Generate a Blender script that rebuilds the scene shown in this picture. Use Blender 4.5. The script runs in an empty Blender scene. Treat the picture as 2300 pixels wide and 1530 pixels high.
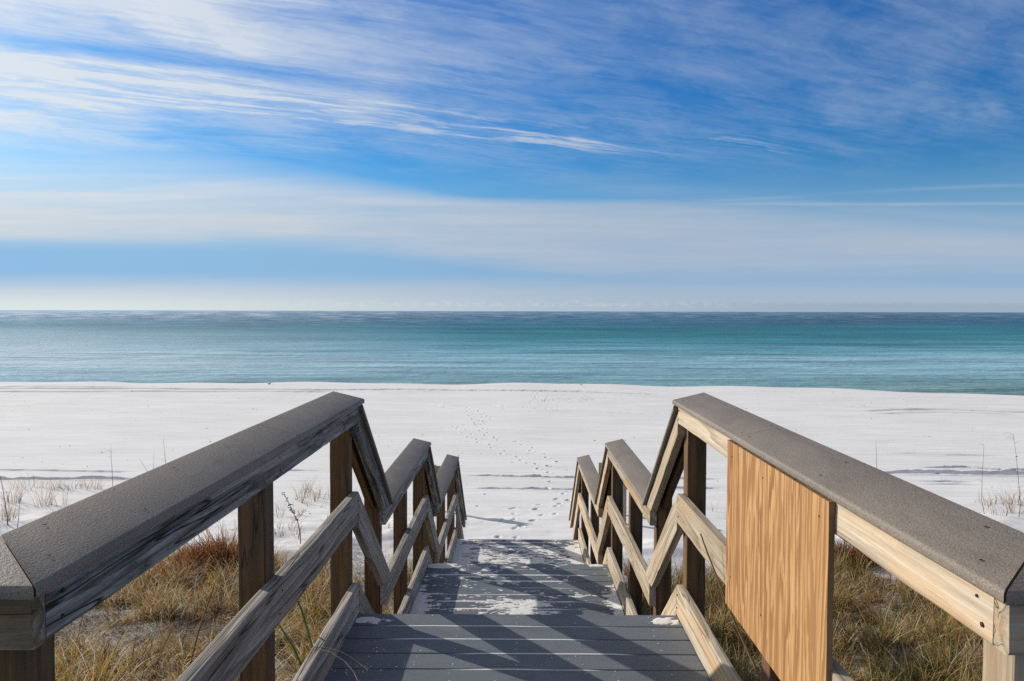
import bpy, math, random
import numpy as np
from mathutils import Vector, Matrix, Euler

SC = bpy.context.scene
COL = SC.collection
R = math.radians
rng = np.random.default_rng(7)
random.seed(7)

# ------------------------------------------------------------------ layout (metres, z = 0 on the top landing)
EYE = 1.459                 # eye height above the top landing
F = 1765.0 / 2300.0         # focal length / picture width
W = 0.7625                  # inner face of the railings (half width)
WC = 0.742                  # inner edge of the cap boards
BP = 0.1465                 # deck board pitch
Y1, Y2, Y3 = 3.733, 6.645, 9.816       # front edges of the landings
D2, D3 = -0.700, -1.419
S2, S3 = 4.50, 7.40         # where the lower level rails start
CI = 1.0335                 # cap top, inner edge, above the deck
MT, MB, KT = 0.59, 0.45, 0.148
SEA_Z = EYE - 5.3
SUN = Vector((-2.1, 1.45, 1.0)).normalized()

# ------------------------------------------------------------------ numpy noise
def _hash(i, j, s):
    h = (i.astype(np.int64) * 374761393 + j.astype(np.int64) * 668265263 + s * 974634211) & 0xFFFFFFFF
    h = ((h ^ (h >> 13)) * 1274126177) & 0xFFFFFFFF
    return ((h ^ (h >> 16)) & 0xFFFFFF) / float(0xFFFFFF)

def vnoise(x, y, s=0):
    xi, yi = np.floor(x), np.floor(y)
    fx, fy = x - xi, y - yi
    fx = fx * fx * (3 - 2 * fx); fy = fy * fy * (3 - 2 * fy)
    a, b = _hash(xi, yi, s), _hash(xi + 1, yi, s)
    c, d = _hash(xi, yi + 1, s), _hash(xi + 1, yi + 1, s)
    return (a + (b - a) * fx) * (1 - fy) + (c + (d - c) * fx) * fy

def fbm(x, y, s=0, o=4, g=0.5):
    x = np.asarray(x, float); y = np.asarray(y, float)
    t = np.zeros(np.broadcast(x, y).shape); a = 1.0; n = 0
    for k in range(o):
        t += a * vnoise(x * 2 ** k + 17.3 * k, y * 2 ** k - 9.1 * k, s + k); n += a; a *= g
    return t / n

def sstep(a, b, x):
    t = np.clip((x - a) / (b - a), 0, 1)
    return t * t * (3 - 2 * t)

# ------------------------------------------------------------------ ground
def shore(x):
    x = np.asarray(x, float)
    base = 57.4 - 0.0063 * np.clip(x + 1, 0, 60) ** 2 * 1.0
    return base + 0.55 * np.sin(x * 0.36 + 0.7) + 0.35 * np.sin(x * 0.83 + 2.0) + 0.5 * (vnoise(x * 0.25, x * 0 + 3, 5) - 0.5)

PY = np.array([-30, -8, 0, 3, 6, 9, 11, 13, 20, 40, 54, 57.4, 62, 80, 200])
PH = np.array([1.6, 1.9, 2.35, 2.7, 3.15, 3.7, 3.92, 4.0, 4.25, 4.78, 5.13, 5.3, 5.62, 6.6, 9.0])

def ground0(x, y):
    x = np.asarray(x, float); y = np.asarray(y, float)
    ye = y + (57.4 - shore(x)) * sstep(18, 52, y)
    z = EYE - np.interp(ye, PY, PH)
    side = sstep(0.9, 2.0, np.abs(x))
    dune = 1 - sstep(13.5, 17.5, y + 1.5 * (vnoise(x * 0.35, y * 0.2, 11) - 0.5) * 2)
    z = z + side * dune * (0.42 * (fbm(x * 0.55, y * 0.55, 21, 3) - 0.45) + 0.10 * (fbm(x * 2.1, y * 2.1, 31, 3) - 0.5))
    z = z + (1 - sstep(14, 19, y)) * 0.05 * (fbm(x * 1.3, y * 1.6, 41, 3) - 0.5)
    z = z + 0.03 * (fbm(x * 0.25, y * 0.35, 51, 3) - 0.5) * (1 - sstep(48, 56, y))
    return z

_gx, _gy = np.arange(-40, 40.01, 0.1), np.arange(-6, 64.01, 0.1)
_GT = ground0(*np.meshgrid(_gx, _gy)).tolist()
def ground1(x, y):
    u = min(max((x + 40) * 10, 0), len(_gx) - 1.001); v = min(max((y + 6) * 10, 0), len(_gy) - 1.001)
    i, j = int(u), int(v); u -= i; v -= j
    a, b = _GT[j], _GT[j + 1]
    return (a[i] * (1 - u) + a[i + 1] * u) * (1 - v) + (b[i] * (1 - u) + b[i + 1] * u) * v

# direction of a point of the photograph, used to note where things stand on the ground
TH = math.atan(66 / 1765.0); YAW = 0.0079; ROLL = R(0.14)
def ray(px, py):
    u, v = px - 1150, py - 765
    c, s = math.cos(ROLL), math.sin(ROLL)
    u, v = c * u + s * v, -s * u + c * v
    x, d, up = u / 1765.0, 1.0, -v / 1765.0
    y = d * math.cos(TH) + up * math.sin(TH); z = up * math.cos(TH) - d * math.sin(TH)
    return (x * math.cos(YAW) - y * math.sin(YAW), x * math.sin(YAW) + y * math.cos(YAW), z)
def at_ground(px, py):
    dx, dy, dz = ray(px, py)
    lo, t = 1.0, 1.0
    while t < 90:
        if EYE + dz * t < ground1(dx * t, dy * t): break
        lo = t; t *= 1.04
    for _ in range(18):
        m = 0.5 * (lo + t)
        if EYE + dz * m < ground1(dx * m, dy * m): t = m
        else: lo = m
    return Vector((dx * t, dy * t, EYE + dz * t))
def at_depth(px, py, D):
    dx, dy, dz = ray(px, py)
    return Vector((dx / dy * D, D, EYE + dz / dy * D))

# ------------------------------------------------------------------ object helpers
def tag(o, label=None, cat=None, group=None, kind=None):
    if label: o['label'] = label
    if cat: o['category'] = cat
    if group: o['group'] = group
    if kind: o['kind'] = kind
    return o

def empty(name, loc, label, cat, group=None):
    o = bpy.data.objects.new(name, None); COL.objects.link(o)
    o.location = loc; o.empty_display_size = 0.2
    return tag(o, label, cat, group)

def link(name, me, mats, parent=None, loc=None):
    o = bpy.data.objects.new(name, me); COL.objects.link(o)
    for m in (mats if isinstance(mats, (list, tuple)) else [mats]): me.materials.append(m)
    if parent is not None:
        o.parent = parent
    if loc is not None:
        L = Vector(loc)
        n = len(me.vertices); a = np.empty(n * 3, np.float32)
        me.vertices.foreach_get('co', a); a = a.reshape(-1, 3) - np.array(L, np.float32)
        me.vertices.foreach_set('co', a.ravel()); me.update()
        o.location = L - (Vector(parent.location) if parent is not None and parent.parent is None else Vector((0, 0, 0)))
        if parent is not None and parent.parent is not None:
            o.location = L - Vector(parent.location) - Vector(parent.parent.location)
    return o

def mesh(name, V, Fq, attrs=None, smooth=False, mat_index=None):
    """V (n,3); Fq list of faces or an int array (m,k)."""
    me = bpy.data.meshes.new(name)
    V = np.asarray(V, np.float32)
    if isinstance(Fq, np.ndarray):
        m, k = Fq.shape
        me.vertices.add(len(V)); me.vertices.foreach_set('co', V.ravel())
        me.loops.add(m * k); me.loops.foreach_set('vertex_index', Fq.astype(np.int32).ravel())
        me.polygons.add(m); me.polygons.foreach_set('loop_start', np.arange(0, m * k, k, dtype=np.int32))
        me.polygons.foreach_set('loop_total', np.full(m, k, np.int32))
        me.update(calc_edges=True)
    else:
        me.from_pydata(V.tolist(), [], Fq); me.update()
    for nm, (typ, arr) in (attrs or {}).items():
        a = me.attributes.new(nm, typ, 'POINT')
        arr = np.asarray(arr, np.float32)
        a.data.foreach_set('vector' if typ == 'FLOAT_VECTOR' else ('color' if typ == 'FLOAT_COLOR' else 'value'), arr.ravel())
    if mat_index is not None:
        me.polygons.foreach_set('material_index', np.asarray(mat_index, np.int32))
    me.polygons.foreach_set('use_smooth', np.full(len(me.polygons), bool(smooth)))
    me.validate(); me.update()
    return me

class Build:
    """collects pieces of one part"""
    def __init__(s): s.V = []; s.F = []; s.G = []; s.M = []; s.n = 0
    def add(s, V, Fc, G=None, m=0):
        V = np.asarray(V, float)
        s.V.append(V); s.G.append(np.zeros((len(V), 3)) if G is None else np.asarray(G, float))
        for f in Fc: s.F.append([i + s.n for i in f]); s.M.append(m)
        s.n += len(V)
    def make(s, name, mats, parent=None, loc=None, smooth=False):
        V = np.vstack(s.V); G = np.vstack(s.G)
        me = mesh(name, V, s.F, {'gc': ('FLOAT_VECTOR', G)}, smooth, s.M)
        return link(name, me, mats, parent, loc if loc is not None else V.mean(0))

def section(h, t, c, nr=2):
    """rounded rectangle outline: list of (height 0..h, thickness -t/2..t/2)"""
    P = []
    for cx, cy, a0 in ((h - c, t / 2 - c, 0), (c, t / 2 - c, 90), (c, -t / 2 + c, 180), (h - c, -t / 2 + c, 270)):
        for k in range(nr + 1):
            a = R(a0 + 90 * k / nr)
            P.append((cx + c * math.cos(a), cy + c * math.sin(a)))
    return P

_seed = [0]
def plank(b0, t0, b1, t1, thick, edir, bev=0.004, rough=0.0012, warp=0.002, nr=2, B=None, step=0.05):
    """solid board: bottom/top point at both ends, thickness vector along edir"""
    b0, t0, b1, t1 = [np.array(p, float) for p in (b0, t0, b1, t1)]
    e = np.array(edir, float); e /= np.linalg.norm(e)
    L = np.linalg.norm(0.5 * (b1 + t1 - b0 - t0)); h = 0.5 * (np.linalg.norm(t0 - b0) + np.linalg.norm(t1 - b1))
    n = max(2, int(L / step)); _seed[0] += 1; sd = _seed[0]
    sec = section(1.0, 1.0, 1.0, nr)
    prof = section(h, thick, bev, nr); K = len(prof)
    s = np.linspace(0, 1, n + 1)
    off = np.array([rng.uniform(0, 60), rng.uniform(0, 60), rng.uniform(0, 60)])
    V = np.zeros((n + 1, K, 3)); G = np.zeros((n + 1, K, 3))
    w1 = warp * (fbm(s * L * 0.8 + sd * 3.1, s * 0 + sd, 3, 2) - 0.5) * 2
    w2 = warp * (fbm(s * L * 0.8 + sd * 5.7, s * 0 + sd, 9, 2) - 0.5) * 2
    for k, (ph, pt) in enumerate(prof):
        q = ph / h
        bot = b0[None] * (1 - s[:, None]) + b1[None] * s[:, None]
        top = t0[None] * (1 - s[:, None]) + t1[None] * s[:, None]
        up = top - bot; upn = up / np.linalg.norm(up, axis=1)[:, None]
        r1 = rough * (fbm(s * L * 9 + sd * 2.3 + k // (nr + 1) * 31, s * 0 + k * 0.13, 77, 3) - 0.5) * 2
        r2 = rough * (fbm(s * L * 9 + sd * 7.3 + k // (nr + 1) * 31, s * 0 + k * 0.13, 97, 3) - 0.5) * 2
        V[:, k] = bot + up * q + e[None] * (pt + w1 + r1)[:, None] + upn * (w2 + r2)[:, None]
        G[:, k, 0] = s * L + off[0]; G[:, k, 1] = ph + off[1]; G[:, k, 2] = pt + off[2]
    idx = np.arange((n + 1) * K).reshape(n + 1, K)
    Fc = []
    for i in range(n):
        for k in range(K):
            k2 = (k + 1) % K
            Fc.append([idx[i, k], idx[i, k2], idx[i + 1, k2], idx[i + 1, k]])
    V = V.reshape(-1, 3); G = G.reshape(-1, 3)
    # end caps, own vertices so that the end grain gets its own pattern
    Fe = []
    n0 = len(V)
    ends_V = np.vstack([V[:K], V[-K:]]); ends_G = np.vstack([G[:K], G[-K:]])
    V = np.vstack([V, ends_V]); G = np.vstack([G, ends_G])
    Fe = [list(range(n0 + K - 1, n0 - 1, -1)), list(range(n0 + K, n0 + 2 * K))]
    up = t0 - b0; ax = (b1 - b0)
    if np.dot(np.cross(up, e), ax) < 0:
        Fc = [f[::-1] for f in Fc]; Fe = [f[::-1] for f in Fe]
    B = B or Build()
    B.add(V, Fc + Fe, G)
    return B

def disc(B, c, n, r, m=1, k=8):
    n = Vector(n).normalized(); a = n.orthogonal().normalized(); b = n.cross(a)
    V = [list(Vector(c) + (a * math.cos(2 * math.pi * i / k) + b * math.sin(2 * math.pi * i / k)) * r) for i in range(k)]
    B.add(V, [list(range(k))], None, m)

def tube(pts, radii, k=6, B=None, gc=True):
    pts = [Vector(p) for p in pts]; B = B or Build(); V = []; G = []; Fc = []
    ref = Vector((0.3, 0.5, 0.81)); l = 0
    for i, p in enumerate(pts):
        d = (pts[min(i + 1, len(pts) - 1)] - pts[max(i - 1, 0)]).normalized()
        a = d.cross(ref).normalized(); b = d.cross(a)
        if i: l += (p - pts[i - 1]).length
        for j in range(k):
            t = 2 * math.pi * j / k
            V.append(p + (a * math.cos(t) + b * math.sin(t)) * radii[i]); G.append((l, j * 0.02, 0))
    for i in range(len(pts) - 1):
        for j in range(k):
            Fc.append([i * k + j, i * k + (j + 1) % k, (i + 1) * k + (j + 1) % k, (i + 1) * k + j])
    Fc.append(list(range(k))[::-1]); Fc.append([(len(pts) - 1) * k + j for j in range(k)])
    B.add([list(v) for v in V], Fc, G)
    return B

# ------------------------------------------------------------------ material helpers
class N:
    def __init__(s, name):
        s.m = bpy.data.materials.new(name); s.m.use_nodes = True
        s.t = s.m.node_tree; s.t.nodes.clear()
        s.out = s.t.nodes.new('ShaderNodeOutputMaterial')
    def __call__(s, typ, **kw): return node(s.t, typ, **kw)

def node(t, typ, ins=None, **kw):
    n = t.nodes.new('ShaderNode' + typ)
    for k, v in kw.items(): setattr(n, k, v)
    for k, v in (ins or {}).items():
        sock = n.inputs[k]
        if isinstance(v, bpy.types.NodeSocket): t.links.new(v, sock)
        else:
            if sock.type == 'RGBA' and isinstance(v, (tuple, list)) and len(v) == 3: v = (*v, 1)
            sock.default_value = v
    return n

def ramp(t, fac, stops, interp='LINEAR'):
    n = t.nodes.new('ShaderNodeValToRGB'); n.color_ramp.interpolation = interp
    cr = n.color_ramp
    while len(cr.elements) > 1: cr.elements.remove(cr.elements[-1])
    for i, (p, c) in enumerate(stops):
        e = cr.elements[0] if i == 0 else cr.elements.new(p)
        e.position = p
        if not isinstance(c, (tuple, list)): c = (c, c, c)
        e.color = (*c[:3], 1)
    t.links.new(fac, n.inputs[0])
    return n.outputs[0]

def mathn(t, op, a, b=None, c=None, clamp=False):
    n = t.nodes.new('ShaderNodeMath'); n.operation = op; n.use_clamp = clamp
    for i, v in enumerate((a, b, c)):
        if v is None: continue
        if isinstance(v, bpy.types.NodeSocket): t.links.new(v, n.inputs[i])
        else: n.inputs[i].default_value = v
    return n.outputs[0]

def vmul(t, v, s):
    n = t.nodes.new('ShaderNodeVectorMath'); n.operation = 'MULTIPLY'
    t.links.new(v, n.inputs[0]); n.inputs[1].default_value = s
    return n.outputs[0]

def mixc(t, fac, a, b, mode='MIX'):
    n = t.nodes.new('ShaderNodeMix'); n.data_type = 'RGBA'; n.blend_type = mode
    for sock, v in ((n.inputs[0], fac), (n.inputs[6], a), (n.inputs[7], b)):
        if isinstance(v, bpy.types.NodeSocket): t.links.new(v, sock)
        elif isinstance(v, (int, float)) and sock.type == 'VALUE': sock.default_value = v
        else:
            if isinstance(v, (int, float)): v = (v, v, v)
            sock.default_value = (*v[:3], 1)
    return n.outputs[2]

def noise(t, vec, scale=1.0, detail=3, rough=0.5, dist=0.0, dim='3D'):
    n = t.nodes.new('ShaderNodeTexNoise'); n.noise_dimensions = dim
    if vec is not None: t.links.new(vec, n.inputs['Vector'])
    n.inputs['Scale'].default_value = scale; n.inputs['Detail'].default_value = detail
    n.inputs['Roughness'].default_value = rough; n.inputs['Distortion'].default_value = dist
    return n.outputs[0]

def finish(M, color, rough, height=None, hdist=0.002, strength=1.0, spec=0.3):
    t = M.t
    p = node(t, 'BsdfPrincipled', {'Base Color': color, 'Roughness': rough, 'Specular IOR Level': spec})
    if height is not None:
        b = node(t, 'Bump', {'Height': height, 'Distance': hdist, 'Strength': strength})
        t.links.new(b.outputs[0], p.inputs['Normal'])
    t.links.new(p.outputs[0], M.out.inputs[0])
    return M.m

def wood(name, light, mid, dark, blotch=0.3, blotch_col=(0.05, 0.05, 0.055), contour=9.0, tan=None, tan_amt=0.0, crack=1.0, ridge=0.0025, knots=True):
    M = N(name); t = M.t
    gc = node(t, 'Attribute', attribute_name='gc').outputs['Vector']
    oi = node(t, 'ObjectInfo').outputs['Random']
    slow = noise(t, vmul(t, gc, (0.42, 10, 10)), 1.0, 1.5, 0.4)
    line = mathn(t, 'FRACT', mathn(t, 'MULTIPLY', slow, contour * 1.2))
    line = ramp(t, line, [(0.0, 0.0), (0.50, 0.30), (0.80, 1.0), (0.90, 0.9), (0.95, 0.0), (1.0, 0.0)])
    fib = noise(t, vmul(t, gc, (5, 190, 190)), 1.0, 3, 0.6)
    fib2 = noise(t, vmul(t, gc, (1.4, 62, 62)), 1.0, 5, 0.68)
    v = mathn(t, 'ADD', mathn(t, 'MULTIPLY', line, 0.30), mathn(t, 'MULTIPLY', fib2, 1.0))
    v = mathn(t, 'ADD', v, mathn(t, 'MULTIPLY', mathn(t, 'SUBTRACT', fib, 0.5), 0.5))
    col = ramp(t, v, [(0.36, light), (0.62, mid), (0.98, dark)])
    if tan:
        tm = ramp(t, noise(t, vmul(t, gc, (1.3, 10, 10)), 1.0, 3, 0.5), [(0.5, 0.0), (0.68, 1.0)])
        col = mixc(t, mathn(t, 'MULTIPLY', tm, tan_amt), col, mixc(t, 0.85, col, tan, 'MIX'))
    bl = noise(t, vmul(t, gc, (3.0, 20, 20)), 1.0, 7, 0.74, 0.5)
    bm = ramp(t, bl, [(0.47, 0.0), (0.62, 1.0)])
    col = mixc(t, mathn(t, 'MULTIPLY', bm, blotch), col, blotch_col)
    cr = noise(t, vmul(t, gc, (0.8, 24, 24)), 1.0, 2, 0.5)
    cl = ramp(t, mathn(t, 'ABSOLUTE', mathn(t, 'SUBTRACT', cr, 0.5)), [(0.0, 1.0), (0.012, 0.0)])
    cm = ramp(t, noise(t, vmul(t, gc, (1.1, 9, 9)), 1.0, 2, 0.5), [(0.5, 0.0), (0.56, 1.0)])
    ck = mathn(t, 'MULTIPLY', mathn(t, 'MULTIPLY', cl, cm), crack)
    col = mixc(t, mathn(t, 'MULTIPLY', ck, 0.85), col, (0.02, 0.018, 0.015))
    hgt = mathn(t, 'SUBTRACT', mathn(t, 'ADD', mathn(t, 'MULTIPLY', line, -0.35), mathn(t, 'MULTIPLY', fib2, -0.9)), mathn(t, 'MULTIPLY', ck, 1.6))
    if knots:
        vo = node(t, 'TexVoronoi', {'Vector': vmul(t, gc, (1.7, 7.0, 7.0)), 'Scale': 1.0}, feature='F1')
        sel = ramp(t, node(t, 'SeparateColor', {0: vo.outputs['Color']}).outputs[0], [(0.7, 0.0), (0.71, 1.0)])
        kd = ramp(t, vo.outputs['Distance'], [(0.0, 1.0), (0.055, 0.9), (0.085, 0.45), (0.14, 0.0)])
        kn = mathn(t, 'MULTIPLY', kd, sel)
        col = mixc(t, mathn(t, 'MULTIPLY', kn, 0.8), col, (0.055, 0.04, 0.028))
    br = mathn(t, 'ADD', 0.82, mathn(t, 'MULTIPLY', oi, 0.36))
    col = mixc(t, 1.0, col, node(t, 'CombineColor', {0: br, 1: br, 2: br}).outputs[0], 'MULTIPLY')
    return finish(M, col, 0.82, hgt, ridge, 1.0, 0.2)

WOOD_DARK = wood('weathered_shaded_wood', (0.47, 0.455, 0.42), (0.25, 0.24, 0.22), (0.075, 0.07, 0.062), 0.92, (0.04, 0.038, 0.034), 9, crack=1.3, ridge=0.003)  # left top rail: dark mottling plus a shaded tone in the colour
WOOD_MID = wood('silvered_shaded_wood', (0.50, 0.47, 0.42), (0.33, 0.305, 0.265), (0.13, 0.116, 0.095), 0.35, (0.11, 0.10, 0.09), 8, (0.36, 0.22, 0.12), 0.35, ridge=0.004)  # same wood in a shaded tone, for the left rails
WOOD_PALE = wood('bleached_sunlit_wood', (0.58, 0.50, 0.39), (0.45, 0.365, 0.26), (0.23, 0.165, 0.10), 0.25, (0.20, 0.18, 0.155), 8, (0.56, 0.32, 0.13), 0.75, 1.0, ridge=0.0025)  # same wood in a sunlit tone, for the right rails
CORNER = wood('stained_corner_wood', (0.40, 0.34, 0.25), (0.25, 0.20, 0.135), (0.10, 0.078, 0.05), 0.7, (0.07, 0.06, 0.035), 7, (0.2, 0.11, 0.05), 0.6)
POST_BROWN = wood('brown_post_wood', (0.21, 0.115, 0.05), (0.155, 0.082, 0.036), (0.075, 0.042, 0.02), 0.55, (0.045, 0.04, 0.026), 6, (0.10, 0.10, 0.085), 0.6, 1.0, ridge=0.0015, knots=False)
POST_PALE = wood('pale_post_wood', (0.42, 0.36, 0.27), (0.33, 0.27, 0.19), (0.20, 0.155, 0.10), 0.25, (0.14, 0.12, 0.10), 6, (0.36, 0.22, 0.10), 0.5, 1.0, ridge=0.0015, knots=False)

def composite(name, base, speck, speck_amt, bump, scale=1.0, sheen=0.45, var=0.12):
    M = N(name); t = M.t
    gc = node(t, 'Attribute', attribute_name='gc').outputs['Vector']
    big = noise(t, vmul(t, gc, (2.2, 5, 5)), 1.0, 4, 0.6)
    fine = noise(t, vmul(t, gc, (420 * scale, 520 * scale, 520 * scale)), 1.0, 2, 0.6)
    med = noise(t, vmul(t, gc, (150 * scale, 230 * scale, 230 * scale)), 1.0, 3, 0.65)
    v = mathn(t, 'ADD', mathn(t, 'MULTIPLY', mathn(t, 'SUBTRACT', big, 0.5), var * 4), 1.0)
    v = mathn(t, 'ADD', v, mathn(t, 'MULTIPLY', mathn(t, 'SUBTRACT', med, 0.5), 0.55))
    col = mixc(t, 1.0, base, node(t, 'CombineColor', {0: v, 1: v, 2: v}).outputs[0], 'MULTIPLY')
    sm = ramp(t, fine, [(0.60, 0.0), (0.70, 1.0)])
    pit = ramp(t, noise(t, vmul(t, gc, (300 * scale, 420 * scale, 420 * scale)), 1.0, 1, 0.5), [(0.30, 0.45), (0.42, 1.0)])
    col = mixc(t, 1.0, col, pit, 'MULTIPLY')
    stain = ramp(t, noise(t, vmul(t, gc, (3.0, 9, 9)), 1.0, 5, 0.65, 0.8), [(0.50, 1.0), (0.72, 0.80)])
    col = mixc(t, 1.0, col, stain, 'MULTIPLY')
    col = mixc(t, mathn(t, 'MULTIPLY', sm, speck_amt), col, speck)
    h = mathn(t, 'ADD', med, mathn(t, 'MULTIPLY', fine, 0.5))
    return finish(M, col, 0.6, h, bump, 1.0, sheen)

CAP = composite('composite_cap_board', (0.205, 0.17, 0.135), (0.58, 0.52, 0.44), 0.65, 0.0013, 1.0, 0.3, 0.18)
DECK = composite('composite_deck_board', (0.142, 0.158, 0.176), (0.22, 0.235, 0.25), 0.25, 0.0004, 1.0, 0.35, 0.13)

def plain(name, col, rough=0.7, spec=0.3):
    M = N(name); t = M.t
    tc = node(t, 'TexCoord').outputs['Object']
    v = ramp(t, noise(t, tc, 40, 3), [(0.3, tuple(c * 0.75 for c in col)), (0.7, tuple(min(1, c * 1.2) for c in col))])
    return finish(M, v, rough, None, spec=spec)

HOLE = plain('dark_hole', (0.012, 0.011, 0.01), 0.9)
RUST = plain('rusty_nail_head', (0.05, 0.032, 0.022), 0.8)
SCREW = plain('bright_screw', (0.62, 0.62, 0.6), 0.5)
JOIST = wood('joist_wood', (0.30, 0.24, 0.17), (0.22, 0.17, 0.12), (0.11, 0.085, 0.06), 0.35, knots=False)

# plywood, grain along z
def plywood():
    M = N('new_plywood'); t = M.t
    gc = node(t, 'Attribute', attribute_name='gc').outputs['Vector']
    sx = node(t, 'SeparateXYZ', {0: gc})
    wob = noise(t, vmul(t, gc, (1.6, 5.0, 1.0)), 1.0, 2, 0.5)
    bulk = noise(t, vmul(t, gc, (0.9, 9.5, 1.0)), 1.0, 4.5, 0.52, 0.35)
    dens = noise(t, vmul(t, gc, (0.12, 3.4, 0.0)), 1.0, 1, 0.5)
    jag = noise(t, vmul(t, gc, (6, 90, 1)), 1.0, 4, 0.7)
    ph = mathn(t, 'ADD', mathn(t, 'MULTIPLY', bulk, 9.5), mathn(t, 'MULTIPLY', dens, 15.0))
    ph = mathn(t, 'ADD', ph, mathn(t, 'MULTIPLY', mathn(t, 'SUBTRACT', jag, 0.5), 0.55))
    lin = mathn(t, 'FRACT', ph)
    c = ramp(t, lin, [(0.0, (0.56, 0.345, 0.155)), (0.28, (0.49, 0.275, 0.105)), (0.44, (0.35, 0.165, 0.055)), (0.58, (0.255, 0.105, 0.031)), (0.88, (0.265, 0.112, 0.034)), (0.94, (0.52, 0.31, 0.135)), (1.0, (0.56, 0.345, 0.155))])
    zone = ramp(t, noise(t, vmul(t, gc, (0.5, 5.5, 1.0)), 1.0, 3, 0.6, 0.4), [(0.38, 0.0), (0.64, 1.0)])
    c = mixc(t, mathn(t, 'MULTIPLY', zone, 0.35), c, (0.52, 0.31, 0.135))
    fib = noise(t, vmul(t, gc, (7, 240, 20)), 1.0, 3, 0.6)
    c = mixc(t, 1.0, c, ramp(t, fib, [(0.25, 0.8), (0.7, 1.12)]), 'MULTIPLY')
    big = noise(t, vmul(t, gc, (1.2, 3.5, 1)), 1.0, 2)
    c = mixc(t, ramp(t, big, [(0.42, 0.0), (0.7, 0.45)]), c, (0.30, 0.14, 0.045))
    vo = node(t, 'TexVoronoi', {'Vector': vmul(t, gc, (2.1, 9.0, 1.0)), 'Scale': 1.0}, feature='F1')
    ck = ramp(t, vo.outputs['Distance'], [(0.0, 1.0), (0.02, 1.0), (0.035, 0.0)])
    c = mixc(t, mathn(t, 'MULTIPLY', ck, 0.7), c, (0.12, 0.06, 0.025))
    return finish(M, c, 0.7, mathn(t, 'ADD', fib, mathn(t, 'MULTIPLY', lin, 0.4)), 0.0006, 1.0, 0.25)
PLY = plywood()
PLYEDGE = wood('plywood_edge', (0.30, 0.2, 0.11), (0.2, 0.13, 0.07), (0.1, 0.06, 0.03), 0.3, knots=False)

# sand
def sand_mat():
    M = N('white_quartz_sand'); t = M.t
    pos = node(t, 'NewGeometry').outputs['Position']
    lit = node(t, 'Attribute', attribute_name='litter').outputs['Fac']
    wet_shade = node(t, 'Attribute', attribute_name='wet_shade').outputs['Fac']
    big = noise(t, vmul(t, pos, (0.25, 0.6, 0.4)), 1.0, 4, 0.6)
    col = ramp(t, big, [(0.3, (0.755, 0.74, 0.71)), (0.7, (0.845, 0.83, 0.80))])
    st = noise(t, vmul(t, pos, (0.5, 5.0, 1.0)), 1.0, 4, 0.65)
    col = mixc(t, 1.0, col, ramp(t, st, [(0.3, 0.88), (0.6, 1.02)]), 'MULTIPLY')
    gr = noise(t, pos, 60, 3, 0.7)
    col = mixc(t, 1.0, col, ramp(t, gr, [(0.25, 0.95), (0.7, 1.02)]), 'MULTIPLY')
    l1 = noise(t, pos, 3.2, 5, 0.7)
    l2 = noise(t, pos, 26, 4, 0.75)
    lm = ramp(t, mathn(t, 'ADD', mathn(t, 'MULTIPLY', l1, 0.6), mathn(t, 'MULTIPLY', l2, 0.4)), [(0.44, 0.0), (0.56, 1.0)])
    lc = ramp(t, noise(t, pos, 55, 4, 0.8), [(0.3, (0.025, 0.017, 0.010)), (0.52, (0.10, 0.07, 0.04)), (0.78, (0.32, 0.26, 0.18))])
    lf = mathn(t, 'MULTIPLY', lit, mathn(t, 'ADD', 0.58, mathn(t, 'MULTIPLY', lm, 0.42)), None, True)
    col = mixc(t, lf, col, lc)
    col = mixc(t, wet_shade, col, (0.40, 0.38, 0.33))  # wet shore sand, and shade painted into tracks and prints
    rip = noise(t, vmul(t, pos, (5.0, 14, 5)), 1.0, 3, 0.6, 0.4)
    lump = noise(t, pos, 7.0, 4, 0.6)
    h = mathn(t, 'ADD', mathn(t, 'MULTIPLY', rip, 0.35), mathn(t, 'ADD', mathn(t, 'MULTIPLY', lump, 0.6), mathn(t, 'MULTIPLY', gr, 0.12)))
    h = mathn(t, 'ADD', h, mathn(t, 'MULTIPLY', mathn(t, 'MULTIPLY', l2, lit), 2.5))
    return finish(M, col, 0.95, h, 0.007, 0.8, 0.1)
SAND = sand_mat()

def sand_thin():
    M = N('drifted_white_sand'); t = M.t
    pos = node(t, 'NewGeometry').outputs['Position']
    gr = noise(t, pos, 160, 3, 0.7)
    col = mixc(t, 1.0, (0.79, 0.775, 0.745), ramp(t, gr, [(0.25, 0.86), (0.7, 1.05)]), 'MULTIPLY')
    return finish(M, col, 0.95, gr, 0.002, 0.7, 0.1)
SANDP = sand_thin()

# grass
def grass_mat():
    M = N('dry_grass_blade'); t = M.t
    c = node(t, 'Attribute', attribute_name='col').outputs['Color']
    d = node(t, 'BsdfPrincipled', {'Base Color': c, 'Roughness': 0.55, 'Specular IOR Level': 0.35})
    tr = node(t, 'BsdfTranslucent', {'Color': c})
    mx = node(t, 'MixShader', {0: 0.35, 1: d.outputs[0], 2: tr.outputs[0]})
    t.links.new(mx.outputs[0], M.out.inputs[0])
    return M.m
GRASS = grass_mat()

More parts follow.
